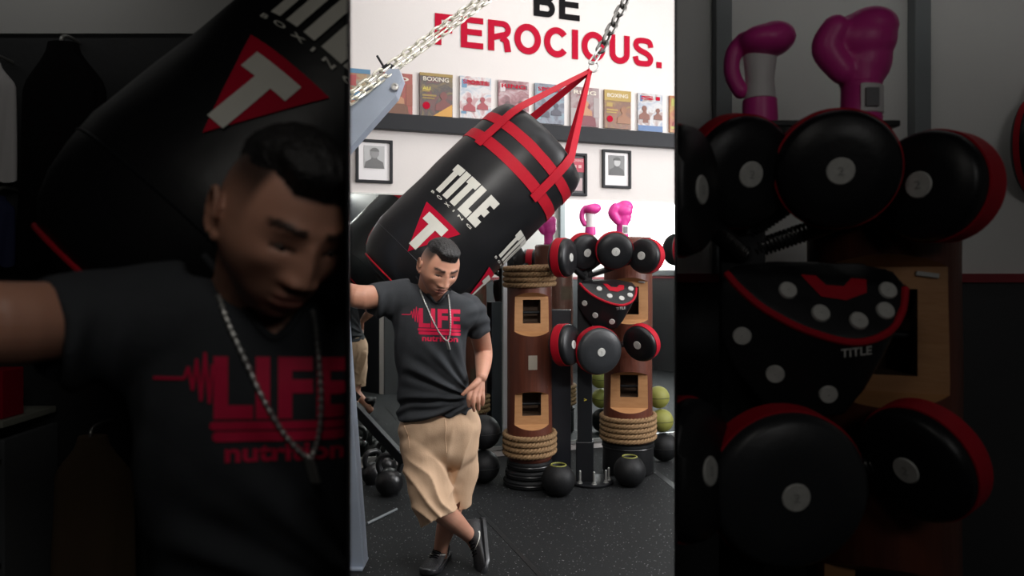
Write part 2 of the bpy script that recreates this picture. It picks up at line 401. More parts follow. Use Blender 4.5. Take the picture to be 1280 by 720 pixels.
# ---------------------------------------------------------------- back wall: band, mirror, lettering, pictures
def wall_box(bm, px0, py0, px1, py1, dep, off=0.0, useh=None):
    """box on the back wall whose face covers the image rectangle, local frame: x along wall"""
    c = wallpt((px0 + px1) / 2, (py0 + py1) / 2, off)
    wd = (wallpt(px1, (py0 + py1) / 2) - wallpt(px0, (py0 + py1) / 2)).length
    hh = (wallpt((px0 + px1) / 2, py0) - wallpt((px0 + px1) / 2, py1)).length
    return c, wd, hh
zc = wallpt(640, 164).z
bm = BM(); c = W0 + WU * 0.9 + WN * 0.035; c.z = zc
box(bm, c, (10.0, 0.07, 0.125), rot19, 0.004)
o = struct('trim_back_ledge', bm, M['trimblack'])
MT = 2.10
mir = thing('wall_mirror', 'large wall mirror covering the lower half of the back wall', 'mirror', W0 + WU * 0.9 + WN * 0.008, WA)
bm = BM(); box(bm, (0.6, 0, 1.09), (7.6, 0.012, 2.02)); to_obj('mirror_glass', bm, M['mirror'], mir, smooth=False)
bm = BM(); box(bm, (0.6, -0.004, MT + 0.006), (7.6, 0.022, 0.012)); box(bm, (0.6, -0.004, 0.07), (7.6, 0.022, 0.03)); to_obj('edge_channel', bm, M['silver'], mir, smooth=False)
pj = wallpt(631, 430, 0.02); lx = (pj - mir.location).dot(WU)
bm = BM(); box(bm, (lx, -0.016, 1.05), (0.034, 0.02, 2.0), None, 0.003); o = to_obj('joint_strip', bm, M['greypaint'], mir, smooth=False)
o.data.materials[0] = flat('pale_strip', (0.45, 0.46, 0.47), 0.4)

# heavy grotesque capitals drawn as strokes in a unit-high box; w = stroke width relative to the cap height
def arc(cx, cz, rx, rz, a0, a1, n=18): return [(cx + rx * math.cos(R(a0 + (a1 - a0) * k / n)), cz + rz * math.sin(R(a0 + (a1 - a0) * k / n))) for k in range(n + 1)]
def ribbon(bm, path, wd, y0, y1):
    pts = [Vector((x, z, 0)) for x, z in path]; k = len(pts); A = []; B = []
    closed = (pts[0] - pts[-1]).length < 1e-6
    if closed: pts = pts[:-1]; k -= 1
    for i in range(k):
        p0 = pts[i - 1] if (closed or i > 0) else pts[i]; p1 = pts[(i + 1) % k] if (closed or i < k - 1) else pts[i]
        t = (p1 - p0).normalized(); nn = Vector((-t.y, t.x, 0)) * wd / 2
        A.append(pts[i] + nn); B.append(pts[i] - nn)
    vs = [[bm.verts.new((q.x, y, q.y)) for q in L_] for L_, y in ((A, y0), (B, y0), (B, y1), (A, y1))]
    for i in range(k if closed else k - 1):
        m_ = (i + 1) % k
        for s_ in range(4): bm.faces.new((vs[s_][i], vs[s_][m_], vs[(s_ + 1) % 4][m_], vs[(s_ + 1) % 4][i]))
    if not closed:
        bm.faces.new([vs[s_][0] for s_ in range(4)]); bm.faces.new([vs[s_][-1] for s_ in (3, 2, 1, 0)])
def glyph(ch, wd, h, wt):
    e = wt / 2; v = wt * 0.88; f = v / 2
    if ch == 'F': return [([(e, 0), (e, h)], wt), ([(wt * 0.9, h - f), (wd, h - f)], v), ([(wt * 0.9, h * 0.50), (wd * 0.92, h * 0.50)], v)]
    if ch == 'E': return [([(e, 0), (e, h)], wt), ([(wt * 0.9, h - f), (wd, h - f)], v), ([(wt * 0.9, h * 0.52), (wd * 0.94, h * 0.52)], v), ([(wt * 0.9, f), (wd, f)], v)]
    if ch == 'I': return [([(wd / 2, 0), (wd / 2, h)], wd)]
    if ch == '.': return [([(wd / 2, 0), (wd / 2, wd)], wd)]
    if ch == 'O': return [(arc(wd / 2, h / 2, wd / 2 - e, h / 2 - e * 0.94, 0, 360, 40), wt)]
    if ch == 'C': return [(arc(wd / 2 + 0.02 * wd, h / 2, wd / 2 - e, h / 2 - e * 0.94, 38, 322, 36), wt)]
    if ch == 'U': return [([(e, h), (e, h * 0.42)] + arc(wd / 2, h * 0.36, wd / 2 - e, h * 0.36 - e, 180, 360, 18) + [(wd - e, h * 0.42), (wd - e, h)], wt)]
    if ch == 'S':
        r1 = h * 0.25
        return [(smoothpath([(wd - e * 0.9, h * 0.68, 0), (wd * 0.80, h * 0.86, 0), (wd * 0.5, h - e * 0.9, 0), (wd * 0.2, h * 0.86, 0), (wd * 0.14, h * 0.70, 0), (wd * 0.30, h * 0.57, 0), (wd * 0.70, h * 0.44, 0), (wd * 0.87, h * 0.29, 0), (wd * 0.78, h * 0.13, 0), (wd * 0.5, e * 0.9, 0), (wd * 0.2, h * 0.13, 0), (e * 0.8, h * 0.33, 0)], 5), wt * 0.92)]
    if ch == 'R': return [([(e, 0), (e, h)], wt), ([(wt * 0.9, h - f), (wd * 0.62, h - f)] + arc(wd * 0.62, h * 0.72, wd * 0.38 - e, h * 0.28 - f, 90, -90, 14) + [(wt * 0.9, h * 0.44 + 0.0)], v), ([(wd * 0.55, h * 0.44), (wd * 0.70, h * 0.41), (wd * 0.79, h * 0.33), (wd * 0.82, h * 0.20), (wd * 0.86, 0.0)], wt)]
    if ch == 'B': return [([(e, 0), (e, h)], wt), ([(wt * 0.9, h - f), (wd * 0.60, h - f)] + arc(wd * 0.60, h * 0.745, wd * 0.36 - e, h * 0.255 - f, 90, -90, 14) + [(wt * 0.9, h * 0.49 + f * 0.0)], v), ([(wt * 0.9, h * 0.49), (wd * 0.62, h * 0.49)] + arc(wd * 0.62, h * 0.245 + f * 0.5, wd * 0.38 - e, h * 0.245 - f * 0.5, 90, -90, 14) + [(wt * 0.9, f)], v)]
def letters(name, spec, base0, base1, cap_h, m, label):
    a = wallpt(*base0, 0.004); t = thing(name, label, 'wall lettering', a[:], WA)
    for ch, x0, x1 in spec:
        f = lambda x: base0[1] + (base1[1] - base0[1]) * (x - base0[0]) / (base1[0] - base0[0])
        p = wallpt(x0, f(x0), 0.004); q = wallpt(x1, f(x1), 0.004); wd = (q - p).dot(WU)
        bm = BM()
        for k, (path, wt) in enumerate(glyph(ch, wd, cap_h, cap_h * 0.215)): ribbon(bm, [(u[0], u[1]) for u in path], wt, -0.004 - 0.0003 * k, 0.0)
        o = to_obj('letter', bm, m, t, smooth=False); o.location = ((p - a).dot(WU), 0, 0)
hF = (wallpt(556, 17.5).z - wallpt(556, 61).z)
letters('lettering_ferocious', [('F', 543.5, 567), ('E', 576, 604), ('R', 610, 639), ('O', 643, 676), ('C', 679.5, 711), ('I', 715, 722.5), ('O', 727, 757), ('U', 762, 787), ('S', 791.5, 816.5), ('.', 820.5, 827)], (543.5, 55.5), (827, 82.5), hF * 0.90, M['letterred'], 'red word FEROCIOUS in capital letters on the white wall')
letters('lettering_be', [('B', 667, 694), ('E', 699, 724.5)], (667, 19.5), (724.5, 25.5), hF * 0.90, M['letterblack'], 'black word BE in capital letters above the red word')

def picture_frame(px0, py0, px1, py1):
    c, wd, hh = wall_box(None, px0, py0, px1, py1, 0.02, 0.0)
    return c, wd, hh
# magazines: cover block, colour fields, figure, title
MAG = [
 (430, 87, 462.5, 143, (0.50, 0.36, 0.16), (0.10, 0.30, 0.50), (0.55, 0.06, 0.06), '', 0, 'boxing magazine with a blue and tan cover, leftmost on the wall by the steel arm'),
 (474.5, 92, 515, 145, (0.50, 0.07, 0.05), (0.42, 0.10, 0.05), (0.24, 0.09, 0.04), 'KO', 1, 'red boxing magazine with a large face on the cover, behind the steel arm tip'),
 (524, 93, 565, 146.5, (0.075, 0.055, 0.05), (0.46, 0.30, 0.05), (0.26, 0.06, 0.05), 'BOXING', 2, 'dark boxing magazine with a yellow and white title and red disc'),
 (574, 97, 613, 149, (0.66, 0.63, 0.62), (0.18, 0.40, 0.62), (0.50, 0.07, 0.09), 'SPORTS', 3, 'white sports magazine with a blue and red title, above the bag end'),
 (622, 102, 660, 153, (0.42, 0.18, 0.20), (0.66, 0.60, 0.60), (0.18, 0.08, 0.09), 'RING', 3, 'red and white boxing magazine partly behind the top of the bag'),
 (667.5, 106, 704, 155.5, (0.30, 0.33, 0.40), (0.30, 0.52, 0.60), (0.10, 0.10, 0.14), 'SPORT', 3, 'blue grey magazine crossed by the red bag straps'),
 (712, 110, 747.5, 159, (0.45, 0.33, 0.33), (0.55, 0.48, 0.47), (0.28, 0.05, 0.07), 'RING', 1, 'pale red magazine just right of the red bag straps'),
 (754, 114, 787, 161.5, (0.30, 0.16, 0.12), (0.62, 0.42, 0.10), (0.45, 0.20, 0.10), 'BOXING', 2, 'brown magazine with a yellow top and a crowd on the cover'),
 (796, 118, 826.5, 165, (0.62, 0.62, 0.62), (0.10, 0.22, 0.48), (0.30, 0.10, 0.06), 'SI', 4, 'white magazine with two boxers facing and a blue foot band'),
 (835.5, 121.5, 866, 167, (0.60, 0.24, 0.10), (0.62, 0.60, 0.12), (0.5, 0.1, 0.1), '', 3, 'orange and yellow magazine cut by the right end of the row'),
]
def mag(i, px0, py0, px1, py1, base, c2, c3, title, style, label):
    c, wd, hh = wall_box(None, px0, py0, px1, py1, 0.02, 0.0)
    base, c2, c3 = [tuple((0.60 if max(q) - min(q) > 0.08 or max(q) < 0.4 else 0.85) * v for v in q) for q in (base, c2, c3)]
    t = thing('magazine', label, 'magazine', c + WN * 0.004 - Vector((0, 0, hh / 2)), WA, 'framed boxing magazines along the wall')
    bm = BM(); box(bm, (0, -0.010, hh / 2), (wd, 0.022, hh), None, 0.002); to_obj('cover', bm, blotch('mag_base_%d' % i, base, tuple(0.5 * p + 0.5 * q for p, q in zip(base, c2)), tuple(0.4 * p + 0.6 * q for p, q in zip(base, c3))), t, smooth=False)
    a = flat('mag_two_%d' % i, c2, 0.35); b = flat('mag_three_%d' % i, c3, 0.35)
    y = -0.0225
    cur = [a, 'cover_panel']
    def rect(bm, x0, z0, x1, z1, dy=0.0):
        bm = BM()
        box(bm, ((x0 + x1) / 2 * wd, y - dy, (z0 + z1) / 2 * hh), ((x1 - x0) * wd, 0.003, (z1 - z0) * hh)); to_obj(cur[1], bm, cur[0], t, smooth=False)
    def bust(bm, cx, cz, s, dy=0.001):           # head and shoulders outline in one piece
        ol = [(-0.36, -0.36), (0.36, -0.36), (0.33, -0.16), (0.12, -0.06), (0.08, 0.0)]
        for k in range(13):
            an = R(-60 + 300 * k / 12); ol.append((0.16 * math.cos(an), 0.12 + 0.125 * math.sin(an)))
        ol += [(-0.08, 0.0), (-0.12, -0.06), (-0.33, -0.16)]
        bm = BM(); prism(bm, [(cx * wd + q * s * wd, cz * hh + r * s * hh) for q, r in ol], y - dy - 0.003, y); to_obj(cur[1], bm, cur[0], t, smooth=False)
    bm = BM()
    if style == 0: rect(bm, -0.5, 0.90, 0.5, 1.0); rect(bm, -0.4, 0.3, 0.3, 0.5)
    elif style == 1: rect(bm, -0.5, 0.0, -0.28, 0.45); rect(bm, 0.30, 0.25, 0.5, 0.75)
    elif style == 2: rect(bm, -0.5, 0.93 if i == 2 else 0.72, 0.5, 1.0); rect(bm, -0.42, 0.56, -0.2, 0.66); rect(bm, -0.42, 0.46, 0.0, 0.50); rect(bm, -0.42, 0.40, -0.05, 0.43)
    elif style == 3: rect(bm, -0.44, 0.72, -0.28, 0.92); rect(bm, -0.46, 0.10, -0.30, 0.16)
    elif style == 4: rect(bm, -0.5, 0.0, 0.5, 0.15); rect(bm, -0.42, 0.78, -0.32, 0.94)
    cur[:] = [b, 'cover_picture']
    if style in (0,): rect(bm, -0.5, 0.62, -0.05, 0.86)
    elif style == 1: bust(bm, 0.02, 0.38, 1.0)
    elif style == 2:
        bm = BM(); pr = [(-0.30 * wd + 0.11 * wd * math.cos(2 * PI * k / 16), 0.24 * hh + 0.085 * hh * math.sin(2 * PI * k / 16)) for k in range(16)]
        prism(bm, pr, y - 0.004, y); to_obj('cover_disc', bm, M['letterred'], t, smooth=False); bust(bm, 0.22, 0.40, 0.72)
    elif style == 3: bust(bm, -0.2, 0.36, 0.55); bust(bm, 0.22, 0.40, 0.5); rect(bm, -0.24, 0.80, 0.44, 0.90)
    elif style == 4: bust(bm, -0.25, 0.52, 0.6); bust(bm, 0.3, 0.50, 0.5); rect(bm, -0.3, 0.22, -0.1, 0.42)
    if style == 1:
        cur[:] = [flat('mag_face', (0.42, 0.20, 0.10), 0.4), 'cover_face']; bust(None, 0.02, 0.50, 0.62, 0.003)
    if title:
        bm = text_bm(title, 1, 0.0, 0.02); fit(bm, 0.78 * wd, 0.10 * hh)
        bm.transform(Matrix.Translation((-0.40 * wd, y - 0.0035, 0.81 * hh if style != 4 else 0.83 * hh)) @ Matrix.Rotation(PI / 2, 4, 'X'))
        to_obj('title', bm, M['letterred'] if style in (3, 4) else (flat('mag_title', (0.66, 0.60, 0.50))), t, smooth=False)
    if i == 2:
        bm = text_bm('ALI', 1, 0.0, 0.02); fit(bm, 0.24 * wd, 0.08 * hh)
        bm.transform(Matrix.Translation((-0.42 * wd, y - 0.0042, 0.60 * hh)) @ Matrix.Rotation(PI / 2, 4, 'X')); to_obj('headline', bm, flat('mag_yellow', (0.6, 0.5, 0.08)), t, smooth=False)
        bm = BM(); prism(bm, [(-0.1 * wd, 0.01 * hh), (0.48 * wd, 0.01 * hh), (0.48 * wd, 0.30 * hh)], y - 0.005, y - 0.001); to_obj('corner_flash', bm, flat('mag_orange', (0.55, 0.28, 0.05)), t, smooth=False)
for i, a in enumerate(MAG): mag(i, *a)

def framed(name, px0, py0, px1, py1, label, style):
    c, wd, hh = wall_box(None, px0, py0, px1, py1, 0.02)
    t = thing(name, label, 'picture frame', c + WN * 0.004 - Vector((0, 0, hh / 2)), WA)
    fw = 0.022
    bm = BM()
    for sx in (-1, 1): box(bm, (sx * (wd / 2 - fw / 2), -0.012, hh / 2), (fw, 0.026, hh), None, 0.003)
    for z in (fw / 2, hh - fw / 2): box(bm, (0, -0.012, z), (wd - fw, 0.026, fw), None, 0.003)
    to_obj('frame', bm, M['trimblack'], t, smooth=False)
    y = -0.006
    if style == 'poster':
        bm = BM(); box(bm, (0, -0.003, hh / 2), (wd - 2 * fw + 0.002, 0.008, hh - 2 * fw + 0.002)); to_obj('print', bm, flat('poster_black', (0.03, 0.028, 0.03)), t, smooth=False)
        bm = BM(); box(bm, (0, y - 0.003, hh * 0.72), (wd * 0.72, 0.004, hh * 0.32)); to_obj('print_panel', bm, flat('poster_red', (0.40, 0.02, 0.05)), t, smooth=False)
        bm = BM(); box(bm, (0.02 * wd, y - 0.003, hh * 0.27), (wd * 0.5, 0.004, hh * 0.3)); to_obj('print_photo', bm, flat('poster_pale', (0.42, 0.30, 0.30)), t, smooth=False)
        bm = text_bm('BOXING', 1, 0, 0.02); fit(bm, wd * 0.6, hh * 0.06); bm.transform(Matrix.Translation((-0.3 * wd, y - 0.0055, hh * 0.80)) @ Matrix.Rotation(PI / 2, 4, 'X')); to_obj('title', bm, flat('poster_title', (0.6, 0.35, 0.35)), t, smooth=False)
        for q in (0,): bm = BM(); box(bm, (-0.12 * wd, y - 0.0055, hh * 0.69), (0.14 * wd, 0.002, 0.07 * hh)); to_obj('mark', bm, flat('poster_title', (0, 0, 0)), t, smooth=False); bm = BM(); box(bm, (0.14 * wd, y - 0.0055, hh * 0.69), (0.16 * wd, 0.002, 0.07 * hh)); to_obj('mark', bm, flat('poster_title', (0, 0, 0)), t, smooth=False)
    else:
        bm = BM(); box(bm, (0, -0.003, hh / 2), (wd - 2 * fw + 0.002, 0.008, hh - 2 * fw + 0.002)); to_obj('mount', bm, M['framewhite'], t, smooth=False)
        cz = hh * 0.60; pw, ph = wd * 0.56, hh * 0.52
        bm = BM(); box(bm, (0, y - 0.003, cz), (pw, 0.004, ph)); to_obj('photo', bm, flat('photo_grey_' + style, (0.42, 0.42, 0.42) if style == 'a' else (0.16, 0.16, 0.16)), t, smooth=False)
        bm = BM(); k = pw
        sh = [(-0.48, -0.50), (0.48, -0.50), (0.42, -0.22), (0.16, -0.10), (0.12, -0.02), (-0.12, -0.02), (-0.16, -0.10), (-0.42, -0.22)]
        prism(bm, [(x * pw, cz + z * ph) for x, z in sh], y - 0.0075, y - 0.004)
        to_obj('photo_shoulders', bm, flat('photo_dark_' + style, (0.13, 0.13, 0.13) if style == 'a' else (0.06, 0.06, 0.06)), t, smooth=False)
        bm = BM(); prism(bm, [(0.02 * pw + 0.21 * pw * math.cos(2 * PI * j / 18), cz + 0.16 * ph + 0.22 * ph * math.sin(2 * PI * j / 18)) for j in range(18)], y - 0.0085, y - 0.004)
        to_obj('photo_head', bm, flat('photo_face_' + style, (0.24, 0.24, 0.24) if style == 'a' else (0.42, 0.42, 0.42)), t, smooth=False)
        bm = BM(); prism(bm, [(0.02 * pw + 0.22 * pw * math.cos(PI * j / 10), cz + 0.24 * ph + 0.17 * ph * math.sin(PI * j / 10)) for j in range(11)], y - 0.0095, y - 0.004)
        to_obj('photo_hair', bm, flat('photo_dark_' + style, (0, 0, 0)), t, smooth=False)
framed('portrait_frame', 444.5, 175, 490.5, 229, 'black framed grey portrait of a person in profile, left of the bag', 'a')
framed('portrait_frame', 752, 188, 787.5, 235.5, 'black framed portrait of a bearded person, right of the bag', 'b')
framed('poster_frame', 709, 192, 732.5, 245, 'black and red framed poster beside the right end of the bag', 'poster')
# ---------------------------------------------------------------- the man
SK = (0.56, 0.285, 0.195)
HC = P(548.5, 334, 3.32); HS = 1.12
HM = Matrix.Translation(HC) @ Matrix.Rotation(R(27), 4, 'Z') @ Matrix.Rotation(R(30), 4, 'X') @ Matrix.Rotation(R(6), 4, 'Y') @ Matrix.Scale(HS, 4)
def g(a, s): return math.exp(-(a / s) ** 2)
def head_point(n):
    x, y, z = n
    sx = 0.077
    if z < 0: sx *= 1 - 0.20 * smooth01(-z, 0.15, 0.95)
    X = x * sx; Z = z * 0.116
    Y = y * (0.094 if y < 0 else 0.102)
    if y < 0:                                   # flatten the face plane, keep the jaw forward
        fl = smooth01(-z, 0.1, 0.95)
        Y = -(abs(y) ** 0.78) * (0.092 - 0.004 * fl)
        if z < -0.3: Y *= 1 + 0.10 * smooth01(-z, 0.3, 0.9)
    if z < -0.35 and y > 0: Y *= 1 - 0.45 * smooth01(-z, 0.35, 0.95)
    f = smooth01(-y, 0.05, 0.5)
    d = 0.0
    ax = abs(X)
    d += 0.0060 * g(ax - 0.030, 0.022) * g(Z - 0.027, 0.010)          # brow ridge
    d += 0.0025 * g(X, 0.02) * g(Z - 0.024, 0.012)
    d -= 0.0105 * g(ax - 0.031, 0.017) * g(Z - 0.007, 0.012)          # sockets
    d += 0.0060 * g(ax - 0.031, 0.014) * g(Z - 0.0105, 0.0055)        # upper lids
    d += 0.0022 * g(ax - 0.031, 0.015) * g(Z + 0.004, 0.004)          # lower lids
    if Z < 0.022 and Z > -0.06:                                       # nose
        t = max(0, min(1, (0.018 - Z) / 0.054))
        drop = 1 - smooth01(-Z, 0.036, 0.0445)
        d += (0.006 + 0.0165 * t) * g(X, 0.0095 + 0.0065 * t) * drop * smooth01(0.024 - Z, 0, 0.012)
        d += 0.0110 * g(ax - 0.0160, 0.0075) * g(Z + 0.0335, 0.0080)
    d += 0.0048 * g(ax - 0.050, 0.018) * g(Z + 0.015, 0.015)          # cheekbones
    d -= 0.0035 * g(ax - 0.045, 0.014) * g(Z + 0.055, 0.018)
    d += 0.0060 * g(X, 0.030) * g(Z + 0.064, 0.018)                   # muzzle
    cw = 1 - smooth01(ax, 0.014, 0.027)
    d += 0.0064 * cw * g(Z + 0.0575 - 0.002 * g(ax - 0.007, 0.006), 0.0048)
    d += 0.0068 * cw * g(Z + 0.0705, 0.0056)
    d -= 0.0050 * (1 - smooth01(ax, 0.02, 0.030)) * g(Z + 0.0638, 0.0024)
    d -= 0.0030 * g(X, 0.018) * g(Z + 0.082, 0.006)
    d += 0.0085 * g(X, 0.021) * g(Z + 0.100, 0.014)                   # chin
    Y -= d * f
    return Vector((X, Y, Z))
def ico(sub):
    b = BM(); bmesh.ops.create_icosphere(b, subdivisions=sub, radius=1); return b
body = BM()
hb = ico(6)
for v in hb.verts: v.co = HM @ head_point(v.co.normalized())
me = bpy.data.meshes.new('t'); hb.to_mesh(me); hb.free(); body.from_mesh(me); bpy.data.meshes.remove(me)
for s in (-1, 1):                               # ears: rim, bowl and lobe
    pts = []
    for k in range(15):
        a = R(-70 + 250 * k / 14)
        pts.append(HM @ Vector((s * (0.079 + 0.008 * math.sin(a * 0.5 + 0.6)), 0.012 + 0.0165 * math.cos(a) * 0.9, -0.004 + 0.030 * math.sin(a))))
    tube(body, pts, 0.0050, 8, round_ends=True)
    ellipsoid(body, HM @ Vector((s * 0.076, 0.010, -0.004)), (0.007, 0.017, 0.028), HM.to_3x3().normalized(), 2)
    ellipsoid(body, HM @ Vector((s * 0.077, 0.002, -0.030)), (0.006, 0.009, 0.010), HM.to_3x3().normalized(), 2)
# neck, torso
limb(body, [(P(533, 385, 3.48), 0.088), (P(538, 366, 3.44), 0.067), (HM @ Vector((0, 0.018, -0.055)), 0.064), (HM @ Vector((0, 0.020, -0.01)), 0.06)], 24)
TR = [((506, 353), (566, 364), 3.44, 0.055), ((490, 361), (594, 377), 3.44, 0.088), ((488, 384), (600, 396), 3.455, 0.112), ((491, 406), (586, 412), 3.47, 0.125),
      ((494, 440), (584, 440), 3.50, 0.128), ((497, 480), (585, 478), 3.545, 0.125), ((498, 505), (590, 498), 3.575, 0.124), ((497, 523), (592, 513), 3.59, 0.126)]
def torso_rings(inset, rows, n=48, ex=2.5):
    out = []
    sm = smoothpath([Vector((a[0], a[1], b[0], b[1], d, h)) for a, b, d, h in rows], 5)
    for q in sm:
        a = P(q[0], q[1], q[4]); b = P(q[2], q[3], q[4]); c = (a + b) / 2; u = (b - a) / 2; L = u.length; u = u.normalized()
        hw = max(L - inset, 0.02); hd = max(q[5] - inset, 0.02)
        ring = []
        for j in range(n):
            t = 2 * PI * j / n; cx, sy = math.cos(t), math.sin(t)
            cx = math.copysign(abs(cx) ** (2 / ex), cx); sy = math.copysign(abs(sy) ** (2 / ex), sy)
            ring.append(c + u * hw * cx + Vector((0, 1, 0)) * hd * sy)
        out.append(ring)
    return out
ring_loft(body, torso_rings(0.013, TR))
# pelvis and legs
limb(body, [(P(525, 535, 3.60), 0.085), (P(535, 590, 3.53), 0.080), (P(548, 632, 3.48), 0.058), (P(566, 650, 3.58), 0.053), (P(581, 664, 3.68), 0.040), (P(591, 674, 3.745), 0.037), (P(594, 680, 3.75), 0.036)], 20)
limb(body, [(P(573, 535, 3.62), 0.085), (P(573, 590, 3.63), 0.062), (P(567, 628, 3.64), 0.052), (P(559, 655, 3.68), 0.052), (P(552, 680, 3.70), 0.038), (P(550, 700, 3.72), 0.036)], 20)
limb(body, [(P(530, 520, 3.60), 0.10), (P(568, 520, 3.60), 0.10)], 20)
# right arm reaching out to the steel post
limb(body, [(P(498, 374, 3.46), 0.066), (P(475, 371, 3.41), 0.056), (P(448, 371, 3.34), 0.056), (P(427, 362, 3.44), 0.042), (P(411, 352, 3.53), 0.029)], 20)
# left arm bent with the hand on the hip
limb(body, [(P(588, 388, 3.47), 0.062), (P(597, 408, 3.54), 0.052), (P(604, 438, 3.66), 0.047), (P(604, 455, 3.575), 0.041), (P(602, 471, 3.49), 0.028)], 20)
def hand(bm, w, knuckles, joints, thumb, r=0.0096):
    for k, js in zip(knuckles, joints):
        limb(bm, [(w, 0.017), ((Vector(w) + Vector(k)) / 2, 0.0145), (k, 0.0125)], 12, 3)
        limb(bm, [(k, 0.0115), (js[0], r + 0.0010), (js[1], r), (js[2], r - 0.0012)], 12, 3)
    limb(bm, [(w, 0.017), (thumb[0], 0.0165), (thumb[1], 0.0112), (thumb[2], 0.0095)], 12, 3)
hand(body, P(602, 471, 3.49), [P(588.5, 487, 3.452), P(593.5, 490, 3.452), P(598.5, 490.5, 3.462), P(603, 488.5, 3.48)],
     [[P(585.8, 496, 3.438), P(585.5, 502, 3.444), P(586.5, 508, 3.456)], [P(591.6, 500, 3.438), P(591.6, 507, 3.444), P(592.6, 513, 3.458)],
      [P(598.0, 500, 3.448), P(598.0, 506, 3.456), P(598.4, 511.5, 3.468)], [P(603.6, 497, 3.470), P(603.6, 502, 3.478), P(603.2, 506, 3.488)]],
     [P(594, 480, 3.455), P(585, 487, 3.436), P(578.5, 493, 3.432)])
hw = P(411, 352, 3.53)
hand(body, hw, [hw + Vector((-0.035 + 0.022 * i, 0.050, 0.065 - 0.006 * abs(i - 1.3))) for i in range(4)],
     [[hw + Vector((-0.038 + 0.023 * i, 0.060, 0.100)), hw + Vector((-0.040 + 0.024 * i, 0.068, 0.122)), hw + Vector((-0.041 + 0.025 * i, 0.070, 0.140))] for i in range(4)],
     [hw + Vector((0.03, 0.03, 0.02)), hw + Vector((0.050, 0.050, 0.045)), hw + Vector((0.060, 0.060, 0.072))])
body = remesh(body, 0.0034, 2, 0.4)
HI = HM.inverted()
hp_ = [P(595, 492, 3.46), Vector(hw) + Vector((0, 0.05, 0.07))]
sv = [v for v in body.verts if (v.co - HC).length > 0.165 and all((v.co - h_).length > 0.10 for h_ in hp_)]
for _ in range(8): bmesh.ops.smooth_vert(body, verts=sv, factor=0.5, use_axis_x=True, use_axis_y=True, use_axis_z=True)
col = body.verts.layers.float_color.new('tone')
def mixc(a, b, t): return tuple(a[i] * (1 - t) + b[i] * t for i in range(3))
for v in body.verts:
    q = HI @ v.co; c = SK
    c = mixc(c, (0.44, 0.19, 0.125), 0.35 * (0.5 + 0.5 * noise.noise(v.co * 30)))
    if q.z > -0.13 and q.length < 0.16:
        ax = abs(q.x)
        if q.y < -0.02:
            lip = (1 - smooth01(ax, 0.017, 0.025)) * (1 - smooth01(abs(q.z + 0.0640), 0.009, 0.0125)); c = mixc(c, (0.26, 0.085, 0.07), 0.75 * lip)
            bz = 0.0275 + 0.004 * g(ax - 0.040, 0.014) + 0.0015 * noise.noise(q * 400)
            br = smooth01(ax, 0.008, 0.014) * (1 - smooth01(ax, 0.048, 0.058)) * (1 - smooth01(abs(q.z - bz), 0.0035, 0.0065)); c = mixc(c, (0.012, 0.008, 0.007), 0.93 * br)
            eye = (1 - smooth01(abs(ax - 0.031), 0.012, 0.017)) * (1 - smooth01(abs(q.z - 0.0035), 0.0018, 0.0040)); c = mixc(c, (0.02, 0.011, 0.009), 0.9 * eye)
            st = smooth01(-q.z, 0.040, 0.062) * (1 - lip); c = mixc(c, (0.26, 0.14, 0.105), 0.40 * st)
        # clipped sides and back of the hair
        side = smooth01(q.y, -0.052, -0.034)
        fade = side * (0.25 * smooth01(q.z, -0.005, 0.015) + 0.75 * smooth01(q.z, 0.012, 0.068)) * (1 - 0.0 * ax)
        if q.z < 0.01 and q.y > 0.05: fade = max(fade, 0.35 * smooth01(q.y, 0.05, 0.08) * smooth01(q.z, -0.055, -0.03))
        hf = 0.064 + 0.014 * smooth01(ax, 0.030, 0.050)
        fade = max(fade, smooth01(q.z, hf - 0.004, hf + 0.004))
        if q.y < 0.0 and ax > 0.066 and q.z < 0.01: fade *= smooth01(q.z, -0.02, 0.0)
        c = mixc(c, (0.020, 0.014, 0.012), 0.93 * fade)
    v[col] = (*c, 1)
MAN = thing('person', 'man in a charcoal LIFE t-shirt and khaki shorts standing with crossed legs before the hanging bag', 'person', (-0.36, 3.66, 0))
PARTS = []
def mp(o, par=None):
    wparent(o, par or MAN); PARTS.append(o); return o
o = mp(to_obj('body', body, M['skin'], angle=180))
bodyo = o
# hair
hb = ico(6); kill = []
for v in hb.verts:
    n = v.co.normalized(); p = head_point(n)
    axx = abs(p.x)
    fr = 0.064 + 0.014 * smooth01(axx, 0.030, 0.050) + 0.003 * noise.noise(p * 60)
    hl = fr + (0.070 - fr) * smooth01(p.y, -0.05, -0.01) - 0.020 * smooth01(p.y, 0.02, 0.07)
    t = smooth01(p.z, hl, hl + 0.022)
    spike = 0.5 + 0.5 * noise.noise(Vector((p.x * 210, p.y * 60, p.z * 60)))
    h = t * (0.008 + 0.012 * smooth01(-p.y, 0.01, 0.07) * (1 - smooth01(axx, 0.035, 0.06))) + t * 0.005 * spike
    v.co = HM @ (p + n * (0.0008 + h) if t > 0 else p - n * 0.002)
    if t <= 0: kill.append(v)
bmesh.ops.delete(hb, geom=kill, context='VERTS')
mp(to_obj('hair', hb, M['hair'], angle=180))
# eyes
for s in (-1, 1):
    b = BM(); ellipsoid(b, HM @ Vector((s * 0.031, -0.0700, 0.0030)), (0.0110 * HS,) * 3, None, 3); e = mp(to_obj('eye', b, M['eye']))
    b = BM(); ellipsoid(b, HM @ Vector((s * 0.031 + 0.001, -0.0776, 0.0008)), (0.0052 * HS,) * 3, None, 2); wparent(to_obj('iris', b, M['iris']), e)
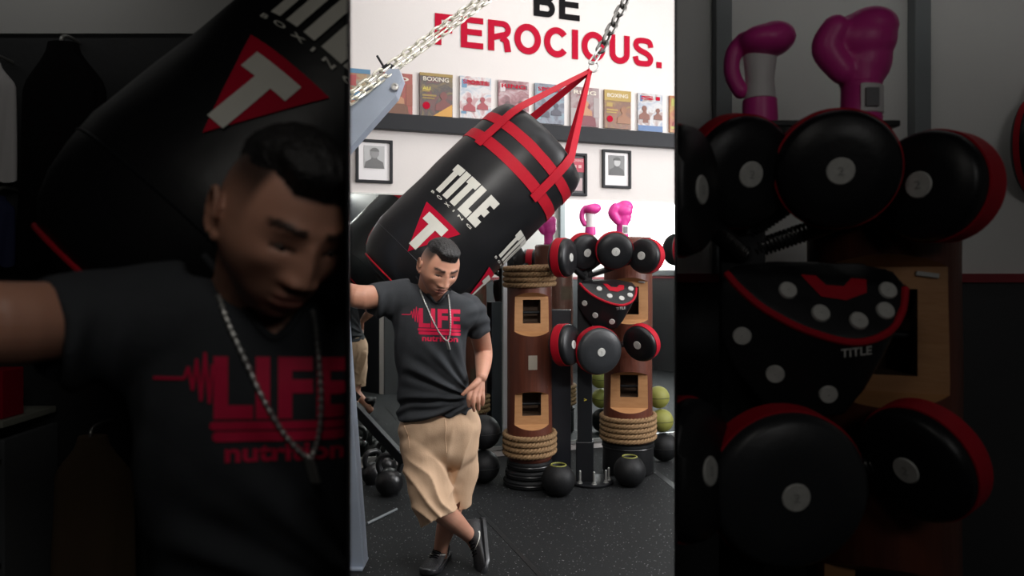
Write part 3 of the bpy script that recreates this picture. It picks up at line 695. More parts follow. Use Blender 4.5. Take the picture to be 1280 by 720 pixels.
# t-shirt
sh = BM()
ring_loft(sh, torso_rings(0.0, TR))
tube(sh, smoothpath([P(512, 374, 3.45), P(492, 374, 3.44), P(478, 374.5, 3.415), P(465, 376, 3.385)], 4), [0.100 - 0.0018 * k for k in range(13)][:13], 28)
tube(sh, smoothpath([P(572, 378, 3.46), P(588, 388, 3.475), P(595, 400, 3.51), P(600, 414, 3.55)], 4), [0.055, 0.066, 0.071, 0.072, 0.071, 0.069, 0.067, 0.066, 0.064, 0.063, 0.062, 0.0615, 0.061], 28)
sh = remesh(sh, 0.0065, 8, 0.5)
def px_of(p): return (640 + F * p.x / p.y, HOR - (p.z - CAM_H) * F / p.y)
sh.normal_update()
for v in sh.verts:
    x, y = px_of(v.co); n = v.normal; d = 0
    rr = math.hypot(x - 594, y - 500); an = math.atan2(500 - y, 594 - x)
    fo = smooth01(rr, 8, 25) * (1 - smooth01(rr, 70, 125)) * smooth01(y, 395, 425)
    d += 0.0098 * fo * (math.sin(an * 17 + 1.5 * noise.noise(v.co * 6)) * 0.7 + 0.3 * math.sin(an * 31))
    hem = smooth01(y, 488, 506)
    d += 0.0055 * hem * math.sin((y + 0.22 * (x - 540)) / 2.1 + 2 * noise.noise(v.co * 7))
    sl = (1 - smooth01(x, 484, 508)) * smooth01(y, 360, 380)
    d += 0.0065 * sl * math.sin(x / 2.3 + y / 14)
    sr = smooth01(x, 578, 590) * (1 - smooth01(y, 410, 425))
    d += 0.0035 * sr * math.sin(y / 2.6 + x / 9)
    d += 0.0045 * noise.noise(v.co * 9) + 0.002 * noise.noise(v.co * 21)
    v.co += n * d
def inpoly(x, y, poly):
    c = False; j = len(poly) - 1
    for i in range(len(poly)):
        xi, yi = poly[i]; xj, yj = poly[j]
        if (yi > y) != (yj > y) and x < (xj - xi) * (y - yi) / (yj - yi) + xi: c = not c
        j = i
    return c
VN = [(519, 343), (532, 362), (545, 378), (558, 367), (572, 354), (584, 350), (580, 300), (512, 300), (512, 345)]
shf = sh.copy()
bv_sh = BVHTree.FromBMesh(shf); shf.free()
bmesh.ops.subdivide_edges(sh, edges=[e for e in sh.edges if all(v.co.y < 3.46 for v in e.verts) and all(515 < px_of(v.co)[0] < 576 and px_of(v.co)[1] < 384 for v in e.verts)], cuts=2, use_grid_fill=True)
dele = []
for f in sh.faces:
    c = f.calc_center_median(); x, y = px_of(c)
    if c.y < 3.50 and inpoly(x, y, VN): dele.append(f)
bmesh.ops.delete(sh, geom=dele, context='FACES')
SHIRT = mp(to_obj('t_shirt', sh, M['shirt'], angle=180))
CAMP = Vector((0, 0, CAM_H))
def cast(px, py, bvs, off):
    r = (P(px, py, 1.0) - CAMP).normalized(); best = None
    for b in bvs:
        h = b.ray_cast(CAMP, r)
        if h[0] is not None and (best is None or h[3] < best[1]): best = (h[0], h[3])
    if best is None: return P(px, py, 3.40)
    return best[0] - r * off
b2 = BM(); b2.from_mesh(bodyo.data); bv_body = BVHTree.FromBMesh(b2); b2.free()
hh = BM(); tube(hh, [cast(q[0], q[1], [bv_sh], 0.001) for q in smoothpath([(519, 346, 0), (531, 361, 0), (545, 378.5, 0), (556, 368.5, 0), (563.5, 361.5, 0)], 6)], 0.0058, 8)
mp(to_obj('collar', hh, M['shirt']), SHIRT)
def printed(name, bm, fx, m, L=0.004, par=None, off=0.0016):
    refine(bm, L)
    for v in bm.verts:
        px, py = fx(v.co.x, v.co.y); v.co = cast(px, py, [bv_sh], off)
    return mp(to_obj(name, bm, m, angle=180), par or SHIRT)
def slant(x, y): return (x + 0.0 * y, y + 0.035 * (x - 548))
bm = text_bm('LIFE', 1, 0, 0.040, 0, 1.06); fit(bm, 52, 24)
printed('life_print', bm, lambda x, y: slant(523.5 + x, 410 - y), M['shirtprint'], 2.0)
def roundrect(x0, y0, x1, y1, r):
    b = BM(); pts = []
    for cx, cy, a0 in ((x1 - r, y1 - r, 0), (x0 + r, y1 - r, 90), (x0 + r, y0 + r, 180), (x1 - r, y0 + r, 270)):
        for k in range(5): pts.append((cx + r * math.cos(R(a0 + 22.5 * k)), cy + r * math.sin(R(a0 + 22.5 * k))))
    b.faces.new([b.verts.new((x, y, 0)) for x, y in pts]); return b
printed('bar_print', roundrect(522, 411.0, 576, 414.2, 1.5), slant, M['shirtprint'], 2.5)
printed('bar_print', roundrect(523, 414.9, 576, 418.8, 1.8), slant, M['shirtprint'], 2.5)
bm = text_bm('nutrition', 1, 0, 0.03); fit(bm, 45, 7.2)
printed('script_print', bm, lambda x, y: slant(527.5 + x, 427.0 - y), M['shirtprint'], 2.0)
hb_ = [(502, 394.5), (513, 394.5), (514.5, 390), (516, 399), (517.5, 387), (519, 403), (520.5, 384.5), (522, 404), (523.2, 389), (525, 397)]
bm = BM()
for (x0, y0), (x1, y1) in zip(hb_[:-1], hb_[1:]):
    d = Vector((x1 - x0, y1 - y0, 0)).normalized(); nn = Vector((-d.y, d.x, 0)) * 0.55; a = Vector((x0, y0, 0)); b = Vector((x1, y1, 0))
    bm.faces.new([bm.verts.new(q) for q in (a - nn, b - nn, b + nn, a + nn)])
printed('heartbeat_print', bm, slant, M['shirtprint'], 2.0, None, 0.0020)
# necklace
pts = smoothpath([(525, 362, 0), (529, 373, 0), (535, 387, 0), (542, 403, 0), (550, 417, 0), (558.5, 426, 0), (562, 419, 0), (563.2, 405, 0), (562.5, 390, 0), (561.2, 376, 0), (560, 368, 0)], 14)
pts = [cast(q[0], q[1], [bv_sh, bv_body], 0.004) for q in pts]
bm = BM(); tube(bm, pts, [0.0036 + 0.0012 * math.sin(i * 2.1) for i in range(len(pts))], 8)
nk = mp(to_obj('necklace', bm, M['silver']))
bm = BM(); a = cast(558.5, 426, [bv_sh], 0.007); b = cast(561.5, 437, [bv_sh], 0.007); rr = (b - a).to_track_quat('Z', 'Y').to_matrix()
box(bm, (a + b) / 2, (0.016, 0.006, (b - a).length), rr, 0.0015); mp(to_obj('pendant', bm, M['silver'], smooth=False), nk)
# shorts
so = BM()
ring_loft(so, torso_rings(0.0, [((506, 503), (586, 498), 3.58, 0.095), ((502, 517), (593, 508), 3.59, 0.110), ((498.5, 530), (600, 524), 3.595, 0.130), ((498.5, 545), (600.5, 540), 3.60, 0.134), ((501, 566), (599, 566), 3.60, 0.125), ((512, 580), (590, 580), 3.60, 0.09)], 40, 2.3))
tube(so, smoothpath([P(526, 545, 3.59), P(531, 580, 3.55), P(537, 610, 3.51), P(543, 630, 3.49), P(554, 664, 3.50)], 4), [0.104, 0.107, 0.109, 0.110, 0.110, 0.110, 0.109, 0.108, 0.107, 0.106, 0.105, 0.104, 0.104, 0.105, 0.106, 0.108, 0.109], 28)
tube(so, smoothpath([P(573, 545, 3.62), P(573.5, 580, 3.63), P(572, 610, 3.635), P(571, 650, 3.65)], 4), [0.106, 0.106, 0.104, 0.102, 0.099, 0.096, 0.092, 0.088, 0.084, 0.080, 0.077, 0.075, 0.074], 28)
so = remesh(so, 0.0062, 3, 0.5); so.normal_update()
for v in so.verts:
    x, y = px_of(v.co); d = 0
    d += 0.0075 * (1 - 2 * abs(math.sin((y - 0.75 * x) / 9.0 + 3 * noise.noise(v.co * 5))) ** 0.8) * smooth01(y, 560, 600) * (1 - smooth01(x, 560, 572))
    d += 0.0075 * (1 - 2 * abs(math.sin((x + 0.35 * y) / 8.0)) ** 0.8) * smooth01(x, 556, 566) * smooth01(y, 530, 555)
    d += 0.0040 * math.sin((y + 0.5 * x) / 4.6 + 2 * noise.noise(v.co * 5)) * (1 - smooth01(y, 545, 580)) * (1 - smooth01(x, 556, 566))
    d += 0.006 * noise.noise(v.co * 8) + 0.0025 * noise.noise(v.co * 20)
    v.co += v.normal * d
b2 = so.copy(); bv_so = BVHTree.FromBMesh(b2); b2.free()
def trim(bm, pts_a, pts_b, test, dref):
    p, q = P(*pts_a, dref), P(*pts_b, dref); no = (q - p).cross(Vector((0, 1, 0))).normalized()
    if no.z > 0: no = -no
    fs = [f for f in bm.faces if test(*px_of(f.calc_center_median()))]
    ge = set(fs) | set(e for f in fs for e in f.edges) | set(v for f in fs for v in f.verts)
    bmesh.ops.bisect_plane(bm, geom=list(ge), plane_co=p, plane_no=no, clear_outer=True)
trim(so, (527, 656), (573, 634), lambda x, y: x < 572.5 and y > 600, 3.5)
trim(so, (570, 634), (592, 632), lambda x, y: x >= 571 and y > 610, 3.62)
left_ = [f for f in so.faces if (lambda q: q[1] > (658.8 - (q[0] - 527) * 0.478 if q[0] < 572 else 637.5))(px_of(f.calc_center_median()))]
bmesh.ops.delete(so, geom=left_, context='FACES')
SHORTS = mp(to_obj('shorts', so, M['khaki'], angle=180))
sm_ = SHORTS.modifiers.new('cloth', 'SOLIDIFY'); sm_.thickness = 0.005; sm_.offset = -1
bm = BM(); tube(bm, [cast(q[0], q[1], [bv_so], 0.0006) for q in smoothpath([(556, 523, 0), (557, 535, 0), (556.5, 548, 0), (557.5, 558, 0), (558, 566, 0)], 5)], 0.0030, 6); mp(to_obj('fly_seam', bm, M['khaki']), SHORTS)
bm = BM(); tube(bm, [cast(q[0], q[1], [bv_so], 0.0006) for q in smoothpath([(503, 527, 0), (510, 545, 0), (512, 560, 0)], 5)], 0.0028, 6); mp(to_obj('pocket_seam', bm, M['khaki']), SHORTS)
# shoes
def shoe(heel, toe, up, side):
    ax = (toe - heel); L = ax.length; ax = ax.normalized(); up = (up - ax * up.dot(ax)).normalized(); sd = up.cross(ax)
    sec = [(0.0, 0.020, 0.070), (0.03, 0.030, 0.100), (0.10, 0.036, 0.112), (0.20, 0.038, 0.108), (0.33, 0.039, 0.098), (0.46, 0.042, 0.076), (0.60, 0.047, 0.062), (0.75, 0.050, 0.054), (0.87, 0.046, 0.046), (0.95, 0.035, 0.038), (1.0, 0.014, 0.030)]
    bm = BM(); rings = []
    for t, wd, h in sec:
        c = heel + ax * (t * L); ring = []
        for k in range(20):
            a = 2 * PI * k / 20; cx = math.cos(a); cz = math.sin(a)
            zz = 0.018 + (h - 0.018) * (0.5 + 0.5 * cz); wq = wd * (1 - 0.42 * smooth01(cz, 0.0, 1.0))
            ring.append(c + sd * (wq * math.copysign(abs(cx) ** 0.75, cx)) + up * zz)
        rings.append(ring)
    ring_loft(bm, rings)
    sho = mp(to_obj('shoe', bm, M['shoe'], angle=60))
    bm = BM(); rings = []
    for t, wd, h in sec:
        c = heel + ax * (t * L * 1.03 - 0.012 + 0.012 * t); ring = []
        lift = 0.012 * smooth01(t, 0.75, 1.0)
        for x, z in ((-1, 0.004), (-1.02, 0.013), (-1, 0.023), (-0.8, 0.027), (0.8, 0.027), (1, 0.023), (1.02, 0.013), (1, 0.004), (0.85, 0.0), (-0.85, 0.0)):
            wob = 1 + 0.03 * math.sin(t * 60)
            ring.append(c + sd * ((wd + 0.003) * x * wob) + up * (z + lift))
        rings.append(ring)
    ring_loft(bm, rings); mp(to_obj('sole', bm, M['sole'], angle=50), sho)
    b = BM(); b.from_mesh(sho.data); bv = BVHTree.FromBMesh(b); b.free()
    bm = BM()
    for k in range(5):
        t = 0.42 + 0.055 * k; pts = []
        for j in range(9):
            x = (-1 + 2 * j / 8) * 0.022; o0 = heel + ax * (t * L) + up * 0.2 + sd * x
            h = bv.ray_cast(o0, -up); pts.append((h[0] if h[0] else o0 - up * 0.13) + up * 0.002)
        tube(bm, pts, 0.0027, 6)
    mp(to_obj('laces', bm, M['letterblack']), sho)
    # curved tick mark on the outer side
    cv = [(0.27, 0.048), (0.25, 0.042), (0.27, 0.036), (0.33, 0.037), (0.58, 0.060), (0.36, 0.046), (0.30, 0.043)]
    for sgn in (-1, 1):
        bm = BM(); f = bm.faces.new([bm.verts.new((x * L, z, 0)) for x, z in cv]); refine(bm, 0.006)
        for v in bm.verts:
            o0 = heel + ax * v.co.x + up * (v.co.y + 0.006) + sd * (0.2 * sgn); h = bv.ray_cast(o0, -sd * sgn)
            v.co = (h[0] if h[0] else o0 - sd * sgn * 0.16) + sd * sgn * 0.0012
        mp(to_obj('tick_mark', bm, M['bagwhite'], angle=180), sho)
shoe(Vector((-0.352, 3.80, 0)), Vector((-0.420, 3.535, 0)), Vector((0, 0, 1)), 1)
shoe(P(604, 652, 3.80), P(607, 722, 3.60), Vector((-1.0, -0.40, 0.45)), 1)
MAN['label'] = 'man in a charcoal LIFE t-shirt and khaki shorts standing with crossed legs, full figure'

# ---------------------------------------------------------------- the same layout again, much closer, in the dim left booth
piv = P(540, 400, 3.42); tgt = N(540, 400, 1.105)
NM = Matrix.Translation(tgt) @ Matrix.Rotation(az(tgt) - az(piv), 4, 'Z') @ Matrix.Rotation(R(0), 4, 'X') @ Matrix.Translation(-piv)
NEAR = thing('person', 'man in a LIFE t-shirt close up in the dim left booth, head bowed', 'person', (NM @ Vector((-0.36, 3.66, 0)))[:])
pn = Vector((1, -XL, 0)).normalized()
def cut_copy(o, root, mtx, par=None):
    bm = BM(); bm.from_mesh(o.data); bm.transform(mtx)
    n0 = len(bm.faces)
    r = bmesh.ops.bisect_plane(bm, geom=bm.verts[:] + bm.edges[:] + bm.faces[:], plane_co=-pn * 0.008, plane_no=pn, clear_outer=True)
    ed = [e for e in r['geom_cut'] if isinstance(e, bmesh.types.BMEdge)]
    if ed and o.name.split('.')[0] in ('body', 'shorts'):
        try: bmesh.ops.holes_fill(bm, edges=ed, sides=0)
        except Exception: pass
    if len(bm.faces) < 4: bm.free(); return None
    me = o.data.copy(); bm.to_mesh(me); bm.free()
    c = o.copy(); c.data = me; C.objects.link(c); c.parent = par or root
    c.matrix_parent_inverse = root_matrix(root).inverted() if not par else (Matrix() )
    if par: c.matrix_parent_inverse = Matrix()
    return c
cmap = {}
for o in [q for q in MAN.children_recursive if q.type == 'MESH']:
    par = cmap.get(o.parent.name) if o.parent != MAN else None
    if o.parent != MAN and par is None: continue
    c = cut_copy(o, NEAR, NM, par)
    if c: cmap[o.name] = c
def cut_tree(root, pno, pco):
    for o in [root] + list(root.children_recursive):
        if o.type != 'MESH': continue
        mw = root_matrix(o); bm = BM(); bm.from_mesh(o.data); bm.transform(mw)
        r = bmesh.ops.bisect_plane(bm, geom=bm.verts[:] + bm.edges[:] + bm.faces[:], plane_co=pco, plane_no=pno, clear_outer=True)
        ed = [e for e in r['geom_cut'] if isinstance(e, bmesh.types.BMEdge)]
        if ed: bmesh.ops.holes_fill(bm, edges=ed, sides=0)
        bm.transform(mw.inverted()); o['nf'] = len(bm.faces)
        bm.to_mesh(o.data); bm.free()
    for o in list(root.children_recursive):
        if o.type == 'MESH':
            nf = o['nf']; del o['nf']
            if nf < 3 and not o.children: bpy.data.objects.remove(o)
    if 'nf' in root: del root['nf']

# ---------------------------------------------------------------- heavy bags
def heavy_bag(base, axis, Rr, L, label, logos, ringp, sc=1.0, lsc=1.0):
    ax = axis.normalized(); yb = (Vector((0, 1, 0)) - ax * ax.y).normalized()
    vdir = (base + ax * L * 0.5 - CAMP).normalized(); yb = (vdir - ax * vdir.dot(ax)).normalized(); xb = yb.cross(ax)
    m = Matrix((xb, yb, ax)).transposed().to_4x4(); m.translation = base
    t = thing('heavy_bag', label, 'punching bag', base[:])
    def part(name, bm, mt, par=None, ang=40): bm.transform(m); return wparent(to_obj(name, bm, mt, angle=ang), par or t)
    def rad(z):                              # slight bulge and soft shoulders
        return Rr * (0.985 + 0.018 * math.sin(PI * min(max(z / L, 0), 1)))
    prof = [(0.001, 0.004), (Rr * 0.42, 0.0), (Rr * 0.60, 0.008 * sc), (Rr * 0.73, 0.030 * sc), (Rr * 0.83, 0.066 * sc), (Rr * 0.905, 0.115 * sc), (Rr * 0.955, 0.175 * sc)]
    prof += [(rad(z), z) for z in [0.24 * sc + (L - 0.24 * sc - 0.08) * k / 30 for k in range(31)]]
    prof += [(Rr * 0.965, L - 0.045), (Rr * 0.92, L - 0.012), (Rr * 0.84, L), (Rr * 0.80, L - 0.03), (Rr * 0.4, L - 0.045), (0.001, L - 0.045)]
    bm = BM(); lathe(bm, prof, 72)
    for v in bm.verts:
        r = math.hypot(v.co.x, v.co.y)
        if r > Rr * 0.5:
            d = 0.006 * noise.noise(Vector((v.co.x * 4, v.co.y * 4, v.co.z * 3))) + 0.004 * noise.noise(Vector((v.co.x * 9, v.co.y * 9, v.co.z * 6)))
            if v.co.z > L - 0.12: d += 0.010 * noise.noise(Vector((v.co.x * 12, v.co.y * 12, 3)))
            k = (r + d) / r; v.co.x *= k; v.co.y *= k
    shell = part('bag_shell', bm, M['vinyl'], None, 60)
    b = BM(); b.from_mesh(shell.data); b.transform(m.inverted()); bv = BVHTree.FromBMesh(b); b.free()
    def onbag(s, z, off=0.003):              # s = arc length from the camera side
        a = s / Rr; d = Vector((math.sin(a), -math.cos(a), 0)); h = bv.ray_cast(Vector((0, 0, z)) + d * Rr * 1.5, -d)
        return (h[0] if h[0] else d * Rr) + d * off
    def band(z0, z1, name, mt):
        bm = BM(); n = 72; rows = []
        for z, off in ((z0, -0.002), (z0, 0.004), (z1, 0.004), (z1, -0.002)):
            rows.append([onbag(2 * PI * Rr * k / n, z, off) for k in range(n)])
        ring_loft(bm, rows, False); return part(name, bm, mt)
    band(L - 0.175 * sc, L - 0.115 * sc, 'red_band', M['red']); band(L - 0.315 * sc, L - 0.250 * sc, 'red_band', M['red'])
    bm = BM(); tube(bm, [Vector((Rr * 0.735 * math.cos(2 * PI * k / 60), Rr * 0.735 * math.sin(2 * PI * k / 60), 0.030 * sc)) for k in range(60)], 0.0055 * sc, 8, closed=True); part('piping', bm, M['red'])
    bm = BM(); tube(bm, [onbag(2 * PI * Rr * k / 60, 0.20 * sc, 0.0) for k in range(60)], 0.0035 * sc, 6, closed=True); part('seam', bm, M['blackmetal'])
    for s0 in (0.55, 2.6, 4.6):
        bm = BM(); tube(bm, [onbag(Rr * s0, 0.07 + 0.05 * k, 0.0005) for k in range(3)], 0.005, 6); part('seam_tab', bm, M['red'])
    # straps up to the ring
    rl = m.inverted() @ ringp
    for a in (-44, 31, 136, 211):
        s = R(a) * Rr; w2 = 0.029 * sc
        path = [onbag(s, L - 0.33 * sc + 0.26 * sc * k / 7, 0.006) for k in range(8)]
        rim = onbag(s, L - 0.03, 0.005); rim.z = L - 0.005
        path += [rim] + [rim.lerp(rl, k / 8) for k in range(1, 9)]
        bm = BM(); d = Vector((math.cos(R(a)), math.sin(R(a)), 0)); out = Vector((math.sin(R(a)), -math.cos(R(a)), 0)); rings = []
        for i, p in enumerate(path):
            ww = w2 * (1 - 0.40 * max(0, i - 9) / 7 if i > 9 else 1); o2 = out * 0.0022
            rings.append([p - d * ww - o2, p + d * ww - o2, p + d * ww + o2, p - d * ww + o2])
        ring_loft(bm, rings); part('strap', bm, M['red'])
    bm = BM(); tube(bm, [rl + Vector((0.026 * math.cos(2 * PI * k / 20), 0, 0.030 + 0.032 * math.sin(2 * PI * k / 20))) for k in range(20)], 0.006, 8, closed=True); part('top_ring', bm, M['silver'])
    # printed marks
    def printed_on(name, bm, s0, z0, mt, Lr, off=0.0035):
        refine(bm, Lr)
        for v in bm.verts: v.co = onbag(s0 + v.co.x, z0 + v.co.y, off)
        return part(name, bm, mt, shell, 180)
    def poly(ps):
        bm = BM()
        for q in ps: bm.faces.new([bm.verts.new((x, y, 0)) for x, y in q])
        return bm
    for s0, zt, zr in logos:
        if s0 == 'px2': s0, zr = first[0] + 0.545, first[1]; zt = zr + 0.175 * lsc
        elif s0 == 'px':                       # find the spot of the shell seen at an image point
            best = None
            for i in range(60):
                for j in range(60):
                    s_ = (-1.2 + 2.4 * i / 59) * Rr; z_ = L * (0.15 + 0.8 * j / 59); q = px_of(m @ onbag(s_, z_)); e_ = (q[0] - zt) ** 2 + (q[1] - zr) ** 2
                    if best is None or e_ < best[0]: best = (e_, s_, z_)
            s0, zr = best[1], best[2]; zt = zr + 0.175 * lsc; first = (s0, zr)
        sc = lsc
        # block capitals T I T L E
        h = 0.185 * sc; x = -0.165 * sc; k = sc
        def bl(q, x0): return [(x0 + a * k, b * h) for a, b in q]
        T = [(0.0, 1), (0.0, 0.76), (0.016, 0.76), (0.016, 0), (0.052, 0), (0.052, 0.76), (0.068, 0.76), (0.068, 1)]
        I = [(0, 0), (0.038, 0), (0.038, 1), (0, 1)]
        T2 = [(0, 1), (0, 0.76), (0.016, 0.76), (0.016, 0), (0.052, 0), (0.052, 0.76), (0.068, 0.76), (0.068, 1)]
        Lq = [(0, 1), (0, 0), (0.064, 0), (0.064, 0.24), (0.038, 0.24), (0.038, 1)]
        E = [(0, 0), (0.066, 0), (0.066, 0.24), (0.036, 0.24), (0.036, 0.39), (0.060, 0.39), (0.060, 0.61), (0.036, 0.61), (0.036, 0.76), (0.066, 0.76), (0.066, 1), (0, 1)]
        bm = poly([bl(T, x), bl(I, x + 0.074 * k), bl(T2, x + 0.118 * k), bl(Lq, x + 0.192 * k), bl(E, x + 0.262 * k)])
        printed_on('title_lettering', bm, s0, zt - h / 2, M['bagwhite'], 0.010, 0.006)
        bm = text_bm('BOXING', 1, 0, 0.02, 0, 1.9); fit(bm, 0.315 * sc, 0.013 * sc); printed_on('small_lettering', bm, s0 - 0.165 * sc, zt - h / 2 - 0.026 * sc, M['bagwhite'], 0.015, 0.006)
        tw, th = 0.132 * sc, 0.265 * sc
        bm = poly([[(-tw, 0), (0, -th), (tw, 0)]]); printed_on('triangle_mark', bm, s0, zr, M['letterred'], 0.012, 0.0050)
        k = sc
        Tm = [(-0.072 * k, -0.030 * k), (-0.072 * k, -0.082 * k), (-0.024 * k, -0.082 * k), (-0.024 * k, -0.228 * k), (0.026 * k, -0.228 * k), (0.026 * k, -0.082 * k), (0.072 * k, -0.082 * k), (0.072 * k, -0.030 * k)]
        bm = poly([Tm]); printed_on('letter_mark', bm, s0, zr, M['bagwhite'], 0.010, 0.0085)
    return t
axis = Vector((0.69, 0.10, 0.69))
BR = 0.345
base = P(492, 361, 4.14); L = 1.22
ringp = P(738, 88, 4.40)
BAG = heavy_bag(base, axis, BR, L, 'big black and red bag with TITLE lettering hanging tilted on red straps, right of the white wall portrait', [('px', 553.5, 271), ('px2', 0, 0)], ringp)
BAG['label'] = 'fully visible black TITLE heavy bag hanging tilted on red straps'
# near bag in the left booth
b0 = P(162, 412, 1.66); axn = Matrix.Rotation(az(b0) - az(base), 3, 'Z') @ axis.normalized()
sc = 1.20
Ln = 1.20 * sc
NBAG = heavy_bag(b0, axn, 0.40, Ln, 'large dark bag filling the dim left booth behind the bowed head', [('px', 360, 76)], b0 + axn * (Ln + 0.3), sc, 0.86)
cut_tree(NBAG, pn, -pn * 0.006)

# ---------------------------------------------------------------- chains
def chain(name, label, pts, link_l, wire, m, twist=0.0, width=None):
    pts = [Vector(p) for p in pts]; tot = sum((pts[i + 1] - pts[i]).length for i in range(len(pts) - 1)); n = max(2, int(tot / (link_l * 0.80)))
    bm = BM(); width = width or link_l * 0.32
    def at(s):
        for i in range(len(pts) - 1):
            l = (pts[i + 1] - pts[i]).length
            if s <= l or i == len(pts) - 2: return pts[i] + (pts[i + 1] - pts[i]) * (s / l), (pts[i + 1] - pts[i]).normalized()
            s -= l
    for k in range(n):
        p, d = at(tot * (k + 0.5) / n); u, v = frame_of(d)
        a = (PI / 2 if k % 2 else 0) + 0.6 + twist * k; e = u * math.cos(a) + v * math.sin(a)
        hl = link_l / 2 - width; loop = []
        for j in range(16):
            t = 2 * PI * j / 16; c, s_ = math.cos(t), math.sin(t)
            loop.append(p + d * (width * c + math.copysign(hl, c)) + e * width * s_)
        tube(bm, loop, wire, 6, closed=True)
    o = to_obj(name, bm, m); tag(o, label, 'chain'); return o
top = ringp + (P(786, -8, 4.5) - ringp).normalized() * 0.03
cdir = (P(786, -8, 4.52) - ringp)
ctop = ringp + cdir * ((4.69 - ringp.z) / cdir.z)
chain('hanging_chain', 'dark steel chain rising from the red straps of the hanging bag', [ringp + Vector((0.01, 0, 0.05)), ringp + cdir * 0.25], 0.085, 0.0055, M['silver'], 0.0, 0.02)
chain('hanging_chain', 'doubled dark chain going up above the strap ring across the lettering', [ringp + cdir * 0.24, ctop], 0.085, 0.0105, M['chaindark'])
BEAMD = 3.45
ca, cb = P(405, 147, BEAMD - 0.13), P(612, -6, 3.6)
cdr = cb - ca; cend = ca + cdr * ((4.69 - ca.z) / cdr.z)
off = Vector((-0.010, 0, 0.0135))
chain('silver_chain', 'upper strand of the bright chain slanting over the steel arm', [ca + off, cend + off], 0.056, 0.0056, M['chrome'], 0.0, 0.0125)
chain('silver_chain', 'lower strand of the bright chain slanting over the steel arm', [ca - off, cend - off], 0.056, 0.0056, M['chrome'], 0.02, 0.0125)

# ---------------------------------------------------------------- steel stand at the left
st = thing('steel_bag_stand', 'blue grey steel post and slanting arm at the left edge of the bright opening', 'bag stand', P(447, 714, 3.62)[:2] + (0,))
PD = 3.68
foot = P(446, 342 + CAM_H * F / PD, PD); headp = P(408, 195, PD)
d = headp - foot
def wp(name, bm, m, par, **k): return wparent(to_obj(name, bm, m, **k), par)
bm = BM(); rr = d.to_track_quat('Z', 'Y').to_matrix(); box(bm, (foot + headp) / 2, (0.10, 0.10, d.length), rr, 0.008); wp('post', bm, M['steelblue'], st, smooth=False)
bm = BM(); box(bm, foot + Vector((-0.02, 0, 0.006)), (0.13, 0.16, 0.012), None, 0.003); wp('base_plate', bm, M['steelblue'], st, smooth=False)
tip = P(503, 92, BEAMD); root_ = P(398, 206, BEAMD + 0.1)
dd = tip - root_; u = dd.normalized(); sd = Vector((0, 1, 0)).cross(u).normalized()
bm = BM(); q = []
prof = [(0, -0.075), (dd.length - 0.10, -0.062), (dd.length - 0.02, -0.028), (dd.length, 0.012), (dd.length - 0.03, 0.048), (dd.length - 0.14, 0.060), (0, 0.075)]
mt = Matrix((u, Vector((0, 1, 0)), -sd)).transposed().to_4x4(); mt.translation = root_
prism(bm, [(a, b) for a, b in prof], -0.045, 0.045, mt); wp('arm', bm, M['steelblue'], st, smooth=False)
bm = BM(); lathe(bm, [(0.017, 0), (0.017, 0.016), (0.009, 0.017), (0.009, 0.008)], 20, Matrix.Translation(P(494, 109, BEAMD - 0.048)) @ Matrix.Rotation(PI / 2, 4, 'X')); wp('bolt', bm, M['silver'], st)
bm = BM(); tube(bm, [P(480, 84, BEAMD), P(471.5, 70, BEAMD + 0.02)], 0.006, 8); tube(bm, [P(474, 90, BEAMD - 0.02), P(486, 81, BEAMD - 0.02), P(492, 85, BEAMD - 0.02)], 0.013, 8); wp('lock_pin', bm, M['blackmetal'], st)
bm = BM(); a, b = P(440, 505, 4.5), P(506, 577, 4.42); dv = b - a; rr = dv.to_track_quat('Z', 'Y').to_matrix(); box(bm, (a + b) / 2, (0.055, 0.055, dv.length), rr, 0.004); wp('floor_brace', bm, M['blackmetal'], st, smooth=False)

